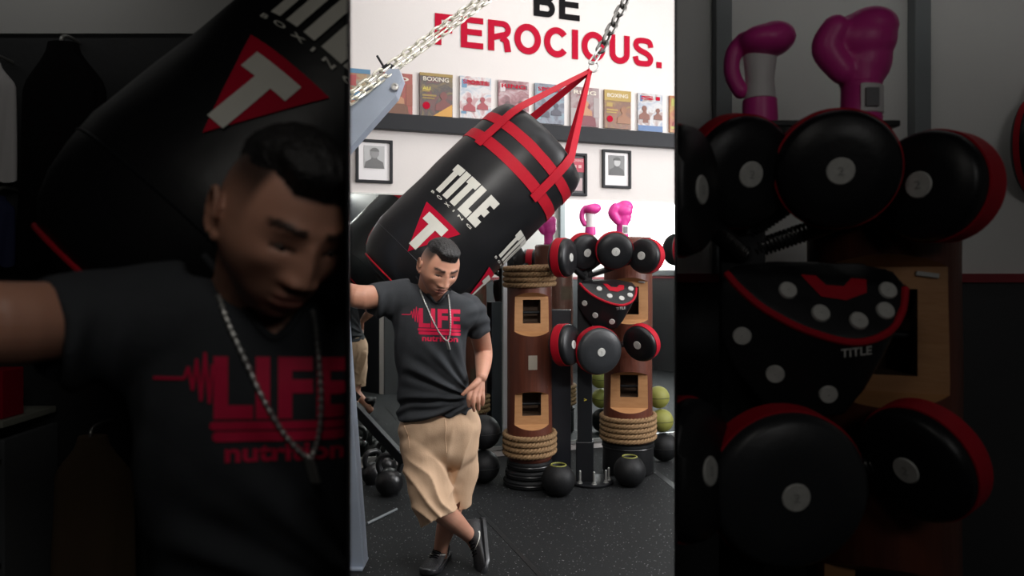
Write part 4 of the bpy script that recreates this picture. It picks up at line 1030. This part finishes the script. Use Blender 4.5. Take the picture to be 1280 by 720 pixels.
# ---------------------------------------------------------------- wooden log dummies
def rope_wrap(Rr, z0, z1, n):
    bm = BM(); pitch = (z1 - z0) / n; rs = pitch * 0.27
    for i in range(n):
        for k in range(3):
            pts = []
            tot = 96
            for j in range(tot):
                a = 2 * PI * j / tot; ph = a * 14 + 2 * PI * k / 3 + i
                rad = Rr + pitch * 0.42 + rs * math.cos(ph); pts.append(Vector((rad * math.cos(a), rad * math.sin(a), z0 + pitch * (i + 0.5) + rs * math.sin(ph) + 0.25 * pitch * math.sin(a + 0.7))))
            tube(bm, pts, rs * 1.02, 6, closed=True)
    return bm
def log_dummy(c, rotz, Rr, z0, z1, cuts, ropes, label, group=None):
    t = thing('log_dummy', label, 'training dummy', (c.x, c.y, z0), rotz, group)
    bm = BM(); H = z1 - z0
    lathe(bm, [(Rr * 0.94, 0), (Rr, 0.015)] + [(Rr * (1 + 0.01 * math.sin(k)), 0.015 + (H - 0.03) * k / 12) for k in range(1, 12)] + [(Rr, H - 0.015), (Rr * 0.94, H)], 72)
    fd = Rr * 0.66
    for zc_, hh, hz0, hz1, hx in cuts:             # facet centre, half height; hole z range, half width
        cb_ = BM(); z = zc_ - z0
        pr = [(-Rr * 1.4, z - hh - 0.03), (-fd, z - hh + 0.035), (-fd, z + hh - 0.035), (-Rr * 1.4, z + hh + 0.03)]
        a = [cb_.verts.new((-Rr * 1.5, y, zz)) for y, zz in pr]; b = [cb_.verts.new((Rr * 1.5, y, zz)) for y, zz in pr]
        cb_.faces.new(a); cb_.faces.new(b)
        for i in range(4): cb_.faces.new((a[i], a[(i + 1) % 4], b[(i + 1) % 4], b[i]))
        bm = boolean(bm, cb_)
        cb_ = BM(); box(cb_, (0, -Rr * 0.7, (hz0 + hz1) / 2 - z0), (2 * hx, Rr * 1.9, hz1 - hz0)); bm = boolean(bm, cb_)
    o = to_obj('log', bm, M['log'], t, smooth=True, angle=25)
    o.data.materials.append(M['barewood']); o.data.materials.append(M['hole'])
    for p in o.data.polygons:
        c0 = p.center; zz = c0.z + z0; r = math.hypot(c0.x, c0.y)
        for zc_, hh, hz0, hz1, hx in cuts:
            if abs(zz - zc_) > hh + 0.002: continue
            if abs(c0.x) < hx + 0.002 and hz0 - 0.002 < zz < hz1 + 0.002 and (c0.y > -fd + 0.003): p.material_index = 2
            elif c0.y < -fd * 0.97 and p.normal.y < -0.2 and r < Rr * 0.992 and abs(p.normal.x) < 0.25: p.material_index = 1
    for zc_, hh, hz0, hz1, hx in cuts:
        bm = BM(); tube(bm, [(-hx - 0.01, -fd + 0.05, hz0 - z0 + (hz1 - hz0) * 0.45), (hx + 0.01, -fd + 0.05, hz0 - z0 + (hz1 - hz0) * 0.45)], 0.011, 10); to_obj('cross_pin', bm, M['blackmetal'], t)
        bm = BM(); box(bm, (hx + 0.02, -fd - 0.004, hz1 - z0 + 0.035), (0.05, 0.008, 0.012), Matrix.Rotation(R(8), 3, 'Y'), 0.002); to_obj('nail_plate', bm, M['silver'], t, smooth=False)
    for a, b, n in ropes:
        to_obj('rope_wrap', rope_wrap(Rr, a - z0, b - z0, n), M['rope'], t, angle=180)
    return t
def zpx(py, d): return CAM_H - (py - HOR) * d / F
D1 = 5.10
c1 = P(662, 400, D1)
def cutpx(cy, y0, y1, h0, h1, hw, d): return (zpx((y0 + y1) / 2, d), abs(zpx(y0, d) - zpx(y1, d)) / 2, zpx(h1, d), zpx(h0, d), hw)
l1 = log_dummy(c1, az(c1) + R(8), 0.158, zpx(573, D1), zpx(333, D1),
    [cutpx(0, 364, 419, 374, 403, 0.062, D1), cutpx(0, 484, 533, 487, 516, 0.066, D1)],
    [(zpx(358, D1), zpx(332, D1), 4), (zpx(566, D1), zpx(538, D1), 4)], 'wooden log dummy with rope around its top, left of the pad tower')
bm = BM(); box(bm, (0.0, -0.160, zpx(450, D1) - zpx(573, D1)), (0.062, 0.004, 0.098), None, 0.001); to_obj('metal_plate', bm, flat('plate_metal', (0.45, 0.40, 0.33), 0.4), l1, smooth=False)
D2 = 5.42
c2 = P(785, 400, D2)
l2 = log_dummy(c2, az(c2) + R(4), 0.180, zpx(550, D2), zpx(297, D2),
    [cutpx(0, 346, 404, 358, 392, 0.070, D2), cutpx(0, 460, 512, 466, 493, 0.066, D2)],
    [(zpx(547.5, D2), zpx(516, D2), 5)], 'wooden log dummy with rope around its foot, right of the pad tower')
# plates and drum under them
def plate(c, z, r, h, label, group):
    t = thing('weight_plate', label, 'weight plate', (c.x, c.y, z), 0, group)
    bm = BM(); lathe(bm, [(r * 0.3, 0), (r * 0.93, 0), (r, 0.012), (r, h - 0.012), (r * 0.93, h), (r * 0.80, h), (r * 0.78, h - 0.006), (r * 0.3, h - 0.006)], 56); to_obj('disc', bm, M['rubber'], t)
    bm = BM(); tube(bm, [(r * math.cos(2 * PI * k / 56), r * math.sin(2 * PI * k / 56), h / 2) for k in range(56)], 0.005, 6, closed=True); to_obj('rim_line', bm, M['iron'], t)
zb = zpx(573, D1); pl = c1.copy()
hs = zb / 3
for k, lab in enumerate(('lowest black weight plate under the log dummy left of the pad tower', 'middle black weight plate under the log dummy left of the pad tower', 'topmost black weight plate under the log dummy left of the pad tower')):
    plate(pl, hs * k, 0.185 - 0.012 * k, hs - 0.001, lab, 'plates stacked under the log')
t = thing('plinth_drum', 'black round drum carrying the right log dummy', 'drum', (c2.x, c2.y, 0))
zd = zpx(550, D2)
bm = BM(); lathe(bm, [(0.16, 0), (0.185, 0.01), (0.19, 0.02), (0.19, zd - 0.03), (0.195, zd - 0.025), (0.195, zd - 0.006), (0.18, zd)], 56); to_obj('drum_body', bm, M['rubber'], t)
bm = BM(); tube(bm, [(0.193 * math.cos(2 * PI * k / 56), 0.193 * math.sin(2 * PI * k / 56), zd - 0.035) for k in range(56)], 0.005, 6, closed=True); to_obj('rim_band', bm, M['iron'], t)

# ---------------------------------------------------------------- tower of padded striking targets
PADS = [  # px, py, depth offset, diameter in layout pixels, yaw, pitch of the face, thickness
 ('pad', 703, 322, -0.12, 47, 66, 0, 0.115), ('pad', 729, 314, 0.05, 45, 32, -14, 0.10), ('pad', 768, 313, 0.00, 46, 10, -12, 0.10), ('pad', 808, 320, 0.00, 43, -28, 0, 0.13),
 ('pad', 706, 431, -0.14, 50, 62, 4, 0.12), ('pad', 747, 438, -0.10, 58, 24, -6, 0.11), ('pad', 802, 428, -0.02, 46, -32, -16, 0.10)]
def pad_tower(pt, D, uni, name_label, skip=(), near=False):
    kd = 0.6 if near else 1.0
    """pt(px,py,depth) -> point; uni = metres per layout pixel"""
    DP = D + (0.14 if not near else 0.16)
    pp = pt(731, 400, DP)
    t = thing('pad_tower', name_label, 'striking pad tower', (pp.x, pp.y, 0))
    fw = Matrix.Rotation(az(pp), 4, 'Z')
    if not near:
        bm = BM(); box(bm, pp.xy.to_3d() + Vector((0, 0, 0.86)), (0.105, 0.09, 1.70), fw.to_3x3(), 0.006); wp('post', bm, M['blackmetal'], t, smooth=False)
        bm = BM(); lathe(bm, [(0.05, 0), (0.155, 0), (0.16, 0.006), (0.16, 0.016), (0.152, 0.022), (0.05, 0.022)], 48, Matrix.Translation(pp.xy.to_3d() + Vector((0.04, 0, 0)))); wp('base_plate', bm, M['blackmetal'], t)
        bm = BM(); box(bm, pp.xy.to_3d() + Vector((0, 0, 0.16)), (0.125, 0.11, 0.28), fw.to_3x3(), 0.006); wp('post_sleeve', bm, M['blackmetal'], t, smooth=False)
        for a in (-130, -85, -40, -8):
            q = pp.xy.to_3d() + Vector((0.04 + 0.13 * math.cos(R(a)), 0.13 * math.sin(R(a)), 0.022))
            bm = BM(); lathe(bm, [(0.008, 0), (0.008, 0.085), (0.005, 0.09)], 12, Matrix.Translation(q)); lathe(bm, [(0.019, 0), (0.019, 0.004), (0.013, 0.006), (0.013, 0.016), (0.009, 0.017)], 6, Matrix.Translation(q)); wp('bolt', bm, M['silver'], t, smooth=False)
        cc = pt(701, 505, DP + 0.05); bm = BM(); box(bm, (cc.x, cc.y, 0.62), (0.145, 0.07, 1.22), fw.to_3x3(), 0.006); wp('side_panel', bm, flat('panel_blue_black', (0.016, 0.018, 0.024), 0.4), t, smooth=False)
        q = pt(730, 501.5, DP - 0.06); bm = text_bm('>', 1, 0, 0.03); fit(bm, 0.02, 0.02); bm.transform(Matrix.Translation(q) @ fw @ Matrix.Rotation(PI / 2, 4, 'X')); wp('yellow_mark', bm, flat('mark_yellow', (0.6, 0.5, 0.06)), t, smooth=False)
    else:
        bm = BM(); box(bm, pp.xy.to_3d() + Vector((0, 0, 0.83)), (0.105, 0.09, 1.65), fw.to_3x3(), 0.006); wp('post', bm, M['blackmetal'], t, smooth=False)
    # arms with coil springs
    for i, (k, px, py, dz, dia, yaw, pit, th) in enumerate(PADS):
        if i in skip: continue
        a = Vector((pp.x, pp.y - 0.03, pt(731, py + (26 if i < 4 else 6), DP).z)); b = pt(px, py, D + dz + 0.04)
        c = a.lerp(b, 0.5); bm = BM(); tube(bm, smoothpath([a, c + Vector((0, 0.0, -0.01)), b], 6), 0.014, 10); arm = wp('spring_arm', bm, M['blackmetal'], t)
        dv = b - a; u, v = frame_of(dv); pts = []
        n = int(dv.length / 0.012); 
        for j in range(n * 10):
            tt = j / (n * 10); ang = 2 * PI * j / 10; pts.append(a + dv * (0.05 + 0.8 * tt) + (u * math.cos(ang) + v * math.sin(ang)) * 0.021)
        bm = BM(); tube(bm, pts, 0.0036, 5); wp('coil', bm, M['iron'], arm)
    for i, (k, px, py, dz, dia, yaw, pit, th) in enumerate(PADS):
        if i in skip: continue
        c = pt(px, py, D + dz); rr = dia * uni / 2
        nrm = Matrix.Rotation(az(c), 4, 'Z') @ Matrix.Rotation(R(yaw), 4, 'Z') @ Matrix.Rotation(R(-pit), 4, 'X') @ Matrix.Rotation(PI / 2, 4, 'X')   # local +z looks out of the face
        mt = Matrix.Translation(c) @ nrm; h = th / 2
        bm = BM()
        lathe(bm, [(0.002, -h), (rr * 0.86, -h), (rr * 0.96, -h + 0.010), (rr, -h + 0.024), (rr, h - 0.022), (rr * 0.965, h - 0.008), (rr * 0.89, h + 0.002), (rr * 0.5, h + 0.007), (0.002, h + 0.008)], 56, mt)
        pad = wp('target_pad', bm, M['padblack'] if i not in (5,) else M['padface'], t, angle=60)
        b0_ = -h * 0.55; b1_ = h * 0.42
        bm = BM(); lathe(bm, [(rr * 0.98, b0_), (rr + 0.004, b0_), (rr + 0.004, b1_), (rr * 0.98, b1_)], 56, mt, False); wp('red_band', bm, M['red'], pad)
        er = 5.2 * uni
        bm = BM(); lathe(bm, [(0.001, h + 0.011), (er * 0.93, h + 0.011), (er, h + 0.009), (er, h + 0.002)], 32, mt, False); em = wp('emblem', bm, M['emblem'], pad)
        bm = text_bm('2', 1, 0, 0.0); fit(bm, er * 0.45, er * 0.6); bm.transform(mt @ Matrix.Translation((-er * 0.22, -er * 0.3, h + 0.0125))); wp('emblem_mark', bm, flat('emblem_grey', (0.30, 0.30, 0.29)), em, smooth=False)
    # padded body target
    rim = [(724, 353, 0.01), (731, 361, -0.025), (741, 369, -0.055), (757, 377, -0.085), (775, 381.5, -0.095), (788, 378, -0.08), (795, 370, -0.04), (796.5, 359, 0.01)]
    hullp = rim + [(729, 350.5, 0.10), (745, 349, 0.12), (775, 349.5, 0.12), (791, 353, 0.10), (721, 362, 0.02), (721.5, 378, 0.02), (728, 393, 0.01), (740, 407, 0.0), (756, 411.5, -0.01), (771, 411, -0.025), (778, 402, -0.04), (786, 388, -0.055), (735, 400, 0.12), (772, 404, 0.11), (788, 385, 0.08)]
    bm = BM(); vs = [bm.verts.new(pt(x, y, D + dz * kd)) for x, y, dz in hullp]
    r = bmesh.ops.convex_hull(bm, input=vs); 
    bmesh.ops.delete(bm, geom=[v for v in bm.verts if not v.link_faces], context='VERTS')
    bm = remesh(bm, 0.006, 5, 0.5); b2_ = bm.copy(); bv = BVHTree.FromBMesh(b2_); b2_.free()
    for v in bm.verts: v.co += Vector((0, 0, 0.003)) * noise.noise(v.co * 14)
    bp = wp('body_target', bm, M['padblack'], t, angle=180)
    def hit(x, y):
        r_ = (pt(x, y, D) - CAMP).normalized(); h = bv.ray_cast(CAMP, r_)
        return (h[0], h[1]) if h[0] is not None else (pt(x, y, D), -r_)
    bm = BM(); tube(bm, [hit(q[0], q[1])[0] for q in smoothpath([(x + (0.8 if i == 0 else -1.0 if i > 5 else 0), y + (1.2 if i in (0, 7) else 0), 0) for i, (x, y, _) in enumerate(rim)], 8)], 0.0085, 8); wp('red_piping', bm, M['red'], bp)
    for (x, y) in ((749, 361), (762, 370), (777, 373), (787.5, 369), (788.5, 361), (731, 379), (744, 394), (765, 402)):
        p, n = hit(x, y); q = n.to_track_quat('Z', 'Y').to_matrix().to_4x4(); er = 3.6 * uni
        bm = BM(); lathe(bm, [(0.001, 0.006), (er * 0.9, 0.006), (er, 0.003), (er, -0.006)], 24, Matrix.Translation(p) @ q, False); wp('target_dot', bm, M['emblem'], bp)
    bm = BM(); ps = [(754, 355), (760, 355.5), (764, 359), (771, 359.5), (774, 356.5), (780, 357), (780, 362), (772, 365), (762, 363.5)]
    f = bm.faces.new([bm.verts.new((x, y, 0)) for x, y in ps]); refine(bm, 2.0)
    for v in bm.verts:
        p, n = hit(v.co.x, v.co.y); v.co = p + n * 0.003
    wp('red_patch', bm, M['red'], bp, angle=180)
    bm = text_bm('TITLE', 1, 0, 0.02); fit(bm, 12, 3.4); refine(bm, 1.5)
    for v in bm.verts:
        p, n = hit(770 + v.co.x, 387.5 - v.co.y - 0.12 * v.co.x); v.co = p + n * 0.003
    wp('small_lettering', bm, M['emblem'], bp, angle=180)
    return t
DT = 5.0
pad_tower(P, DT, DT / F, 'black tower of round red banded pads between the two log dummies')
DN = 1.60
nt_ = pad_tower(N, DN, S * DN / F, 'large pad tower close up in the dim right booth', near=True)
pr_ = Vector((-1, XR, 0)).normalized()
cut_tree(nt_, pr_, -pr_ * 0.006)
# log behind the near pads
dl = 1.87
cl = N(786, 400, dl)
def zn(py): return CAM_H - (360 + (py - 360) * S - HOR) * dl / F
l3 = log_dummy(cl, az(cl) + R(4), 0.180, 0.44, zn(333), [(zn(375), (zn(347) - zn(404)) / 2, zn(392), zn(360), 0.070), (zn(487), (zn(458) - zn(512)) / 2, zn(493), zn(466), 0.066)], [(0.45, 0.60, 5)], 'large dim log dummy behind the close pads in the right booth')
t = thing('plinth_drum', 'black drum under the dim log dummy in the right booth', 'drum', (cl.x, cl.y, 0))
bm = BM(); lathe(bm, [(0.16, 0), (0.185, 0.01), (0.19, 0.02), (0.19, 0.41), (0.195, 0.415), (0.195, 0.434), (0.18, 0.44)], 56); to_obj('drum_body', bm, M['rubber'], t)

# ---------------------------------------------------------------- pink boxing gloves
def glove(c, uni, label, kind, rotz):
    t = thing('boxing_glove', label, 'boxing glove', c[:], rotz); k = uni / 0.005556
    bm = BM()
    if kind == 'fist':                             # upright, cuff down
        ellipsoid(bm, (0.0, 0.0, 0.185 * k), (0.073 * k, 0.062 * k, 0.062 * k)); ellipsoid(bm, (0.004 * k, 0.006 * k, 0.145 * k), (0.060 * k, 0.056 * k, 0.070 * k))
        ellipsoid(bm, (0.018 * k, 0, 0.21 * k), (0.058 * k, 0.055 * k, 0.045 * k))
        limb(bm, [(Vector((-0.035, -0.03, 0.115)) * k, 0.030 * k), (Vector((-0.066, -0.040, 0.165)) * k, 0.034 * k), (Vector((-0.050, -0.045, 0.205)) * k, 0.030 * k)], 14)
        limb(bm, [(Vector((0, 0, 0.08)) * k, 0.042 * k), (Vector((0, 0, 0.13)) * k, 0.050 * k)], 16)
    else:                                          # knuckles folded forward, thumb loop at the left
        ellipsoid(bm, (0.012 * k, -0.012 * k, 0.178 * k), (0.058 * k, 0.055 * k, 0.036 * k)); ellipsoid(bm, (0.03 * k, -0.01 * k, 0.185 * k), (0.045 * k, 0.05 * k, 0.034 * k))
        limb(bm, [(Vector((-0.030, 0, 0.185)) * k, 0.024 * k), (Vector((-0.054, -0.01, 0.160)) * k, 0.019 * k), (Vector((-0.058, -0.01, 0.115)) * k, 0.018 * k), (Vector((-0.040, -0.01, 0.075)) * k, 0.018 * k)], 14)
    bm = remesh(bm, 0.005 * k, 5, 0.5); to_obj('glove_fist', bm, M['pink'], t, angle=180)
    bm = BM()
    if kind == 'fist':
        lathe(bm, [(0.030 * k, 0), (0.042 * k, 0.001), (0.044 * k, 0.014 * k), (0.042 * k, 0.016 * k), (0.041 * k, 0.086 * k), (0.044 * k, 0.09 * k), (0.03 * k, 0.10 * k)], 32); to_obj('cuff', bm, M['pink'], t)
        bm = BM(); lathe(bm, [(0.0425 * k, 0.020 * k), (0.045 * k, 0.022 * k), (0.045 * k, 0.080 * k), (0.0425 * k, 0.082 * k)], 32, None, False)
        for v in list(bm.verts):
            if v.co.x < -0.006 * k: bm.verts.remove(v)
        to_obj('white_cuff_panel', bm, M['white'], t)
        bm = BM(); box(bm, (0.022 * k, -0.0425 * k, 0.050 * k), (0.028 * k, 0.006 * k, 0.040 * k), Matrix.Rotation(R(26), 3, 'Z'), 0.001); to_obj('cuff_label', bm, flat('cuff_grey', (0.16, 0.16, 0.17)), t, smooth=False)
    else:
        lathe(bm, [(0.025 * k, 0.055 * k), (0.034 * k, 0.056 * k), (0.030 * k, 0.10 * k), (0.036 * k, 0.150 * k), (0.03 * k, 0.16 * k)], 28); to_obj('white_cuff_panel', bm, M['white'], t)
        bm = BM(); lathe(bm, [(0.02 * k, 0), (0.036 * k, 0.001), (0.038 * k, 0.012 * k), (0.036 * k, 0.054 * k), (0.02 * k, 0.058 * k)], 28); to_obj('cuff', bm, M['pink'], t)
    return t
p = P(738, 294, 5.16); glove(p, DT / F * 1.04, 'small pink glove with open thumb standing atop the pad tower post', 'fold', az(p))
p = P(778, 297, D2 - 0.02); p.z = zpx(297, D2) + 0.001; glove(p, D2 / F * 1.0, 'pink boxing glove standing upright on the right log dummy', 'fist', az(p))
# shelf board in the right booth carrying the two near gloves
zs = P(960, 156, 1.80).z
p = N(738, 296, 1.80); glove(Vector((p.x, p.y, zs)), 1.80 * S / F, 'larger dim pink glove with open thumb on the right booth shelf', 'fold', az(p))
p = N(778, 295, 1.80); glove(Vector((p.x, p.y, zs)), 1.80 * S / F, 'larger dim pink glove upright on the right booth shelf', 'fist', az(p))
t = thing('glove_shelf', 'narrow black shelf under the dim pink gloves', 'shelf', (0.75, 1.84, zs - 0.02))
bm = BM(); a, b = P(925, 156, 1.80), P(1110, 156, 1.80); dv = b - a; box(bm, ((a + b) / 2).xy.to_3d() + Vector((0, 0.0, zs - 0.008)), (dv.length, 0.12, 0.015), None, 0.003); wp('board', bm, M['blackmetal'], t, smooth=False)
for q in (0.12, 0.88):
    e = a.lerp(b, q); bm = BM(); tube(bm, [(e.x, e.y, zs - 0.016), (e.x, YF - 0.03, zs - 0.016)], 0.010, 8); wp('bracket', bm, M['blackmetal'], t)

# ---------------------------------------------------------------- balls and kettlebells
def seam_ball(name, c, r, m, label, group=None, cat='medicine ball'):
    t = thing(name, label, cat, c[:], 0.4, group)
    bm = BM(); bmesh.ops.create_uvsphere(bm, u_segments=40, v_segments=24, radius=r)
    for v in bm.verts: v.co *= 1 + 0.006 * noise.noise(v.co * 20)
    to_obj('ball', bm, m, t, angle=180)
    bm = BM(); tube(bm, [(r * 1.0 * math.cos(2 * PI * k / 48), r * 1.0 * math.sin(2 * PI * k / 48), 0.02 * r * math.sin(6 * PI * k / 48)) for k in range(48)], r * 0.025, 6, closed=True); to_obj('seam', bm, M['rubber'], t)
    return t
def pot_ball(px, py, pyb, label):
    d = CAM_H * F / (pyb - HOR); r = 0.112
    c = P(px, py, d); c.z = r * 0.93
    t = thing('hollow_ball', label, 'open topped ball', (c.x, c.y, 0), 0, 'open topped balls by the pad tower')
    prof = [(0.02, 0.0), (0.06, 0.003)]
    for k in range(3, 26):
        a = -PI / 2 + PI * k / 30; prof.append((r * math.cos(a), r * 0.93 + r * math.sin(a)))
    rt, zt = prof[-1]
    prof += [(rt - 0.006, zt + 0.003), (rt - 0.012, zt - 0.004), (rt * 0.95, zt - 0.05), (rt * 0.6, zt - 0.10), (0.002, zt - 0.11)]
    bm = BM(); lathe(bm, prof, 48); to_obj('shell', bm, M['rubber'], t, angle=60)
    bm = BM(); tube(bm, [((rt - 0.006) * math.cos(2 * PI * k / 40), (rt - 0.006) * math.sin(2 * PI * k / 40), zt + 0.003) for k in range(40)], 0.005, 8, closed=True); to_obj('rim', bm, M['yellow'], t)
pot_ball(698, 600, 619, 'black hollow ball with a yellow rim, left of the tower base')
pot_ball(787, 588, 607, 'black hollow ball with a yellow rim, right of the tower base')
def fl(px, pyb): d = CAM_H * F / (pyb - HOR); return P(px, pyb, d)
q = fl(604, 606); r = 0.116; seam_ball('medicine_ball', Vector((q.x, q.y + 0.06, r)), r, M['rubber'], 'lower of the two black balls just right of the man')
seam_ball('medicine_ball', Vector((q.x, q.y + 0.065, r * 2 + 0.125)), 0.122, M['rubber'], 'upper of the two black balls just right of the man')
q = fl(832, 578); r = 0.112; seam_ball('medicine_ball', Vector((q.x, q.y + 0.05, r)), r, M['rubber'], 'black ball under the yellow green balls at the right')
seam_ball('medicine_ball', Vector((q.x - 0.02, q.y + 0.05, 2 * r + 0.096)), 0.092, M['yellow'], 'lower yellow green ball at the right, on the black ball')
seam_ball('medicine_ball', Vector((q.x - 0.045, q.y + 0.06, 2 * r + 0.188 + 0.093)), 0.088, M['yellow'], 'upper yellow green ball at the right, topmost of its pile')
def kettlebell(px, pyb, r, label, rz):
    q = fl(px, pyb); t = thing('kettlebell', label, 'kettlebell', (q.x, q.y + r * 0.6, 0), rz, 'kettlebells by the steel post')
    prof = [(0.02, 0), (r * 0.62, 0.002)] + [(r * math.cos(a), r * 0.92 + r * math.sin(a)) for a in [-0.9 + 2.3 * k / 16 for k in range(17)]] + [(0.01, r * 1.93)]
    bm = BM(); lathe(bm, prof, 40); to_obj('bell', bm, M['iron'], t, angle=60)
    bm = BM(); w2 = r * 0.72
    tube(bm, smoothpath([(-w2 * 0.85, 0, r * 1.55), (-w2 * 1.08, 0, r * 2.2), (-w2 * 0.72, 0, r * 2.75), (0, 0, r * 2.86), (w2 * 0.72, 0, r * 2.75), (w2 * 1.08, 0, r * 2.2), (w2 * 0.85, 0, r * 1.55)], 5), 0.019, 12); to_obj('handle', bm, M['iron'], t)
kettlebell(485, 622, 0.095, 'larger black kettlebell beside the man\'s left calf, nearest the camera', 0.15)
kettlebell(464, 607, 0.080, 'smaller black kettlebell next to the blue grey post', 0.7)
kettlebell(480, 597, 0.084, 'black kettlebell standing behind the other two kettlebells', -0.4)
d0, d1 = fl(459, 656), fl(496, 638)
bm = BM(); tube(bm, [d0 + Vector((0, 0, 0.008)), d1 + Vector((0, 0, 0.008))], 0.008, 10); o = to_obj('metal_rod', bm, M['greypaint']); tag(o, 'thin grey rod lying on the floor by the steel post', 'rod')
# floor mat seams
for i, (a, b) in enumerate((((600, 640), (690, 735)), ((800, 575), (848, 612)))):
    A, B = fl(*a), fl(*b); dv = B - A; bm = BM(); box(bm, (A + B) / 2 + Vector((0, 0, 0.0005)), (dv.length, 0.028 if i == 0 else 0.05, 0.003), dv.to_track_quat('X', 'Z').to_matrix()); o = to_obj('trim_%d' % (7 + i), bm, M['rubber'], smooth=False); o['kind'] = 'structure'

# ---------------------------------------------------------------- booth backs
for i, px in enumerate((902, 1148)):
    e = P(px, 200, YF - 0.05); bm = BM(); box(bm, (e.x, YF - 0.055, 2.06), (0.055, 0.05, 1.14), None, 0.004); o = to_obj('trim_%d' % (9 + i), bm, M['greypaint'], smooth=False); o['kind'] = 'structure'
struct('wall_booth_upper_left', slab(-2.4, XL, -1, YF - 0.042, YF - 0.03, 2.31, 2.64), M['wall_dim'])
def hanging(name, label, cat, px0, py0, px1, py1, d, m, folds=7, thick=0.06):
    a = P(px0, py0, d); b = P(px1, py1, d); wd = b.x - a.x; hh = a.z - b.z; c = (a + b) / 2
    t = thing(name, label, cat, (c.x, d, b.z)); bm = BM(); rings = []
    for k in range(24):
        f = k / 23; sh_ = 0.35 + 0.65 * smooth01(f, 0, 0.22); ring = []
        for j in range(64):
            an = 2 * PI * j / 64; rad = 1 + 0.10 * math.sin(folds * an + 2 * f) * (0.3 + f)
            ring.append(Vector((wd / 2 * sh_ * math.cos(an) * rad, thick * (0.5 + 0.5 * f) * math.sin(an) * rad, hh * (1 - f) + 0.012 * math.sin(3 * an) * f)))
        rings.append(ring)
    ring_loft(bm, rings); to_obj('cloth', bm, m, t, angle=60)
    bm = BM(); tube(bm, smoothpath([(0, YF - 0.03 - d, hh + 0.03), (0, 0.02, hh + 0.03), (0, -0.01, hh + 0.01), (0, 0.0, hh - 0.03)], 5), 0.006, 8); to_obj('hook', bm, M['silver'], t)
hanging('jacket', 'black jacket hanging on a hook at the left booth wall', 'jacket', 28, 54, 130, 330, 2.38, M['letterblack'])
hanging('towel', 'white towel hanging at the far left of the dim booth', 'towel', -40, 78, 18, 225, 2.37, M['white'], 5, 0.045)
hanging('blue_towel', 'dark blue towel hanging below the white towel in the left booth', 'towel', -20, 245, 17, 330, 2.36, flat('navy_cloth', (0.012, 0.018, 0.075), 0.8), 5, 0.045)
hanging('reflection_cloth', 'brown trousers hanging under the close man\'s raised arm', 'reflection_cloth', 66, 545, 165, 800, 2.36, flat('brown_cloth', (0.20, 0.13, 0.075), 0.85), 5, 0.07)  # added cloth standing in for the reflection of the man's shorts
t = thing('shelf_unit', 'pale shelf unit at the lower left of the dim booth', 'shelf', (-1.75, 2.3, 0.044))
for i, py in enumerate((522, 566, 690)):
    z = P(0, py, 2.30).z; bm = BM(); box(bm, (-1.72, 2.32, z), (0.34, 0.26, 0.022), None, 0.003); wp('shelf_board', bm, flat('pale_shelf', (0.42, 0.43, 0.36), 0.5), t, smooth=False)
for x in (-1.885, -1.555):
    bm = BM(); box(bm, (x, 2.32, 0.044 + 0.47), (0.02, 0.26, 0.94), None, 0.003); wp('side_panel', bm, flat('grey_shelf', (0.16, 0.17, 0.18), 0.5), t, smooth=False)
zt = P(0, 522, 2.30).z + 0.012
t = thing('red_box', 'small red carton standing on the pale shelf unit', 'box', (-1.60, 2.26, zt)); bm = BM(); box(bm, (0, 0, 0.075), (0.07, 0.10, 0.15), None, 0.004); to_obj('carton', bm, M['letterred'], t, smooth=False)
bm = BM(); box(bm, (0, -0.0515, 0.10), (0.05, 0.002, 0.03)); to_obj('paper_label', bm, M['white'], t, smooth=False)

# ---------------------------------------------------------------- mitts hung at the right
def punch_mitt(c, rotz, rr, label):
    t = thing('punch_mitt', label, 'punch mitt', c[:], rotz)
    mt = Matrix.Rotation(R(20), 4, 'Z') @ Matrix.Rotation(PI / 2, 4, 'X')
    bm = BM(); lathe(bm, [(0.002, 0), (rr * 0.9, 0), (rr, 0.014), (rr, 0.05), (rr * 0.93, 0.064), (rr * 0.5, 0.068), (0.002, 0.068)], 48, mt)
    for v in bm.verts: v.co.x *= 0.72
    to_obj('mitt_pad', bm, M['padblack'], t, angle=60)
    bm = BM(); lathe(bm, [(rr * 0.99, 0.02), (rr + 0.003, 0.02), (rr + 0.003, 0.042), (rr * 0.99, 0.042)], 48, mt, False)
    for v in bm.verts: v.co.x *= 0.72
    to_obj('red_band', bm, M['red'], t)
    bm = BM(); tube(bm, smoothpath([(-0.02, -0.02, rr * 0.9), (-0.012, -0.006, rr + 0.04), (0.012, -0.006, rr + 0.04), (0.02, -0.02, rr * 0.9)], 6), 0.005, 8); to_obj('hanging_loop', bm, M['blackmetal'], t)
p = wallpt(847, 312, 0.03); punch_mitt(p, WA, 0.14, 'black round mitt hung flat against the mirror at its right end')
p = P(1287, 186, YF - 0.05); punch_mitt(p, 0.0, 0.17, 'dim black mitt hung on the right booth wall at the far right')
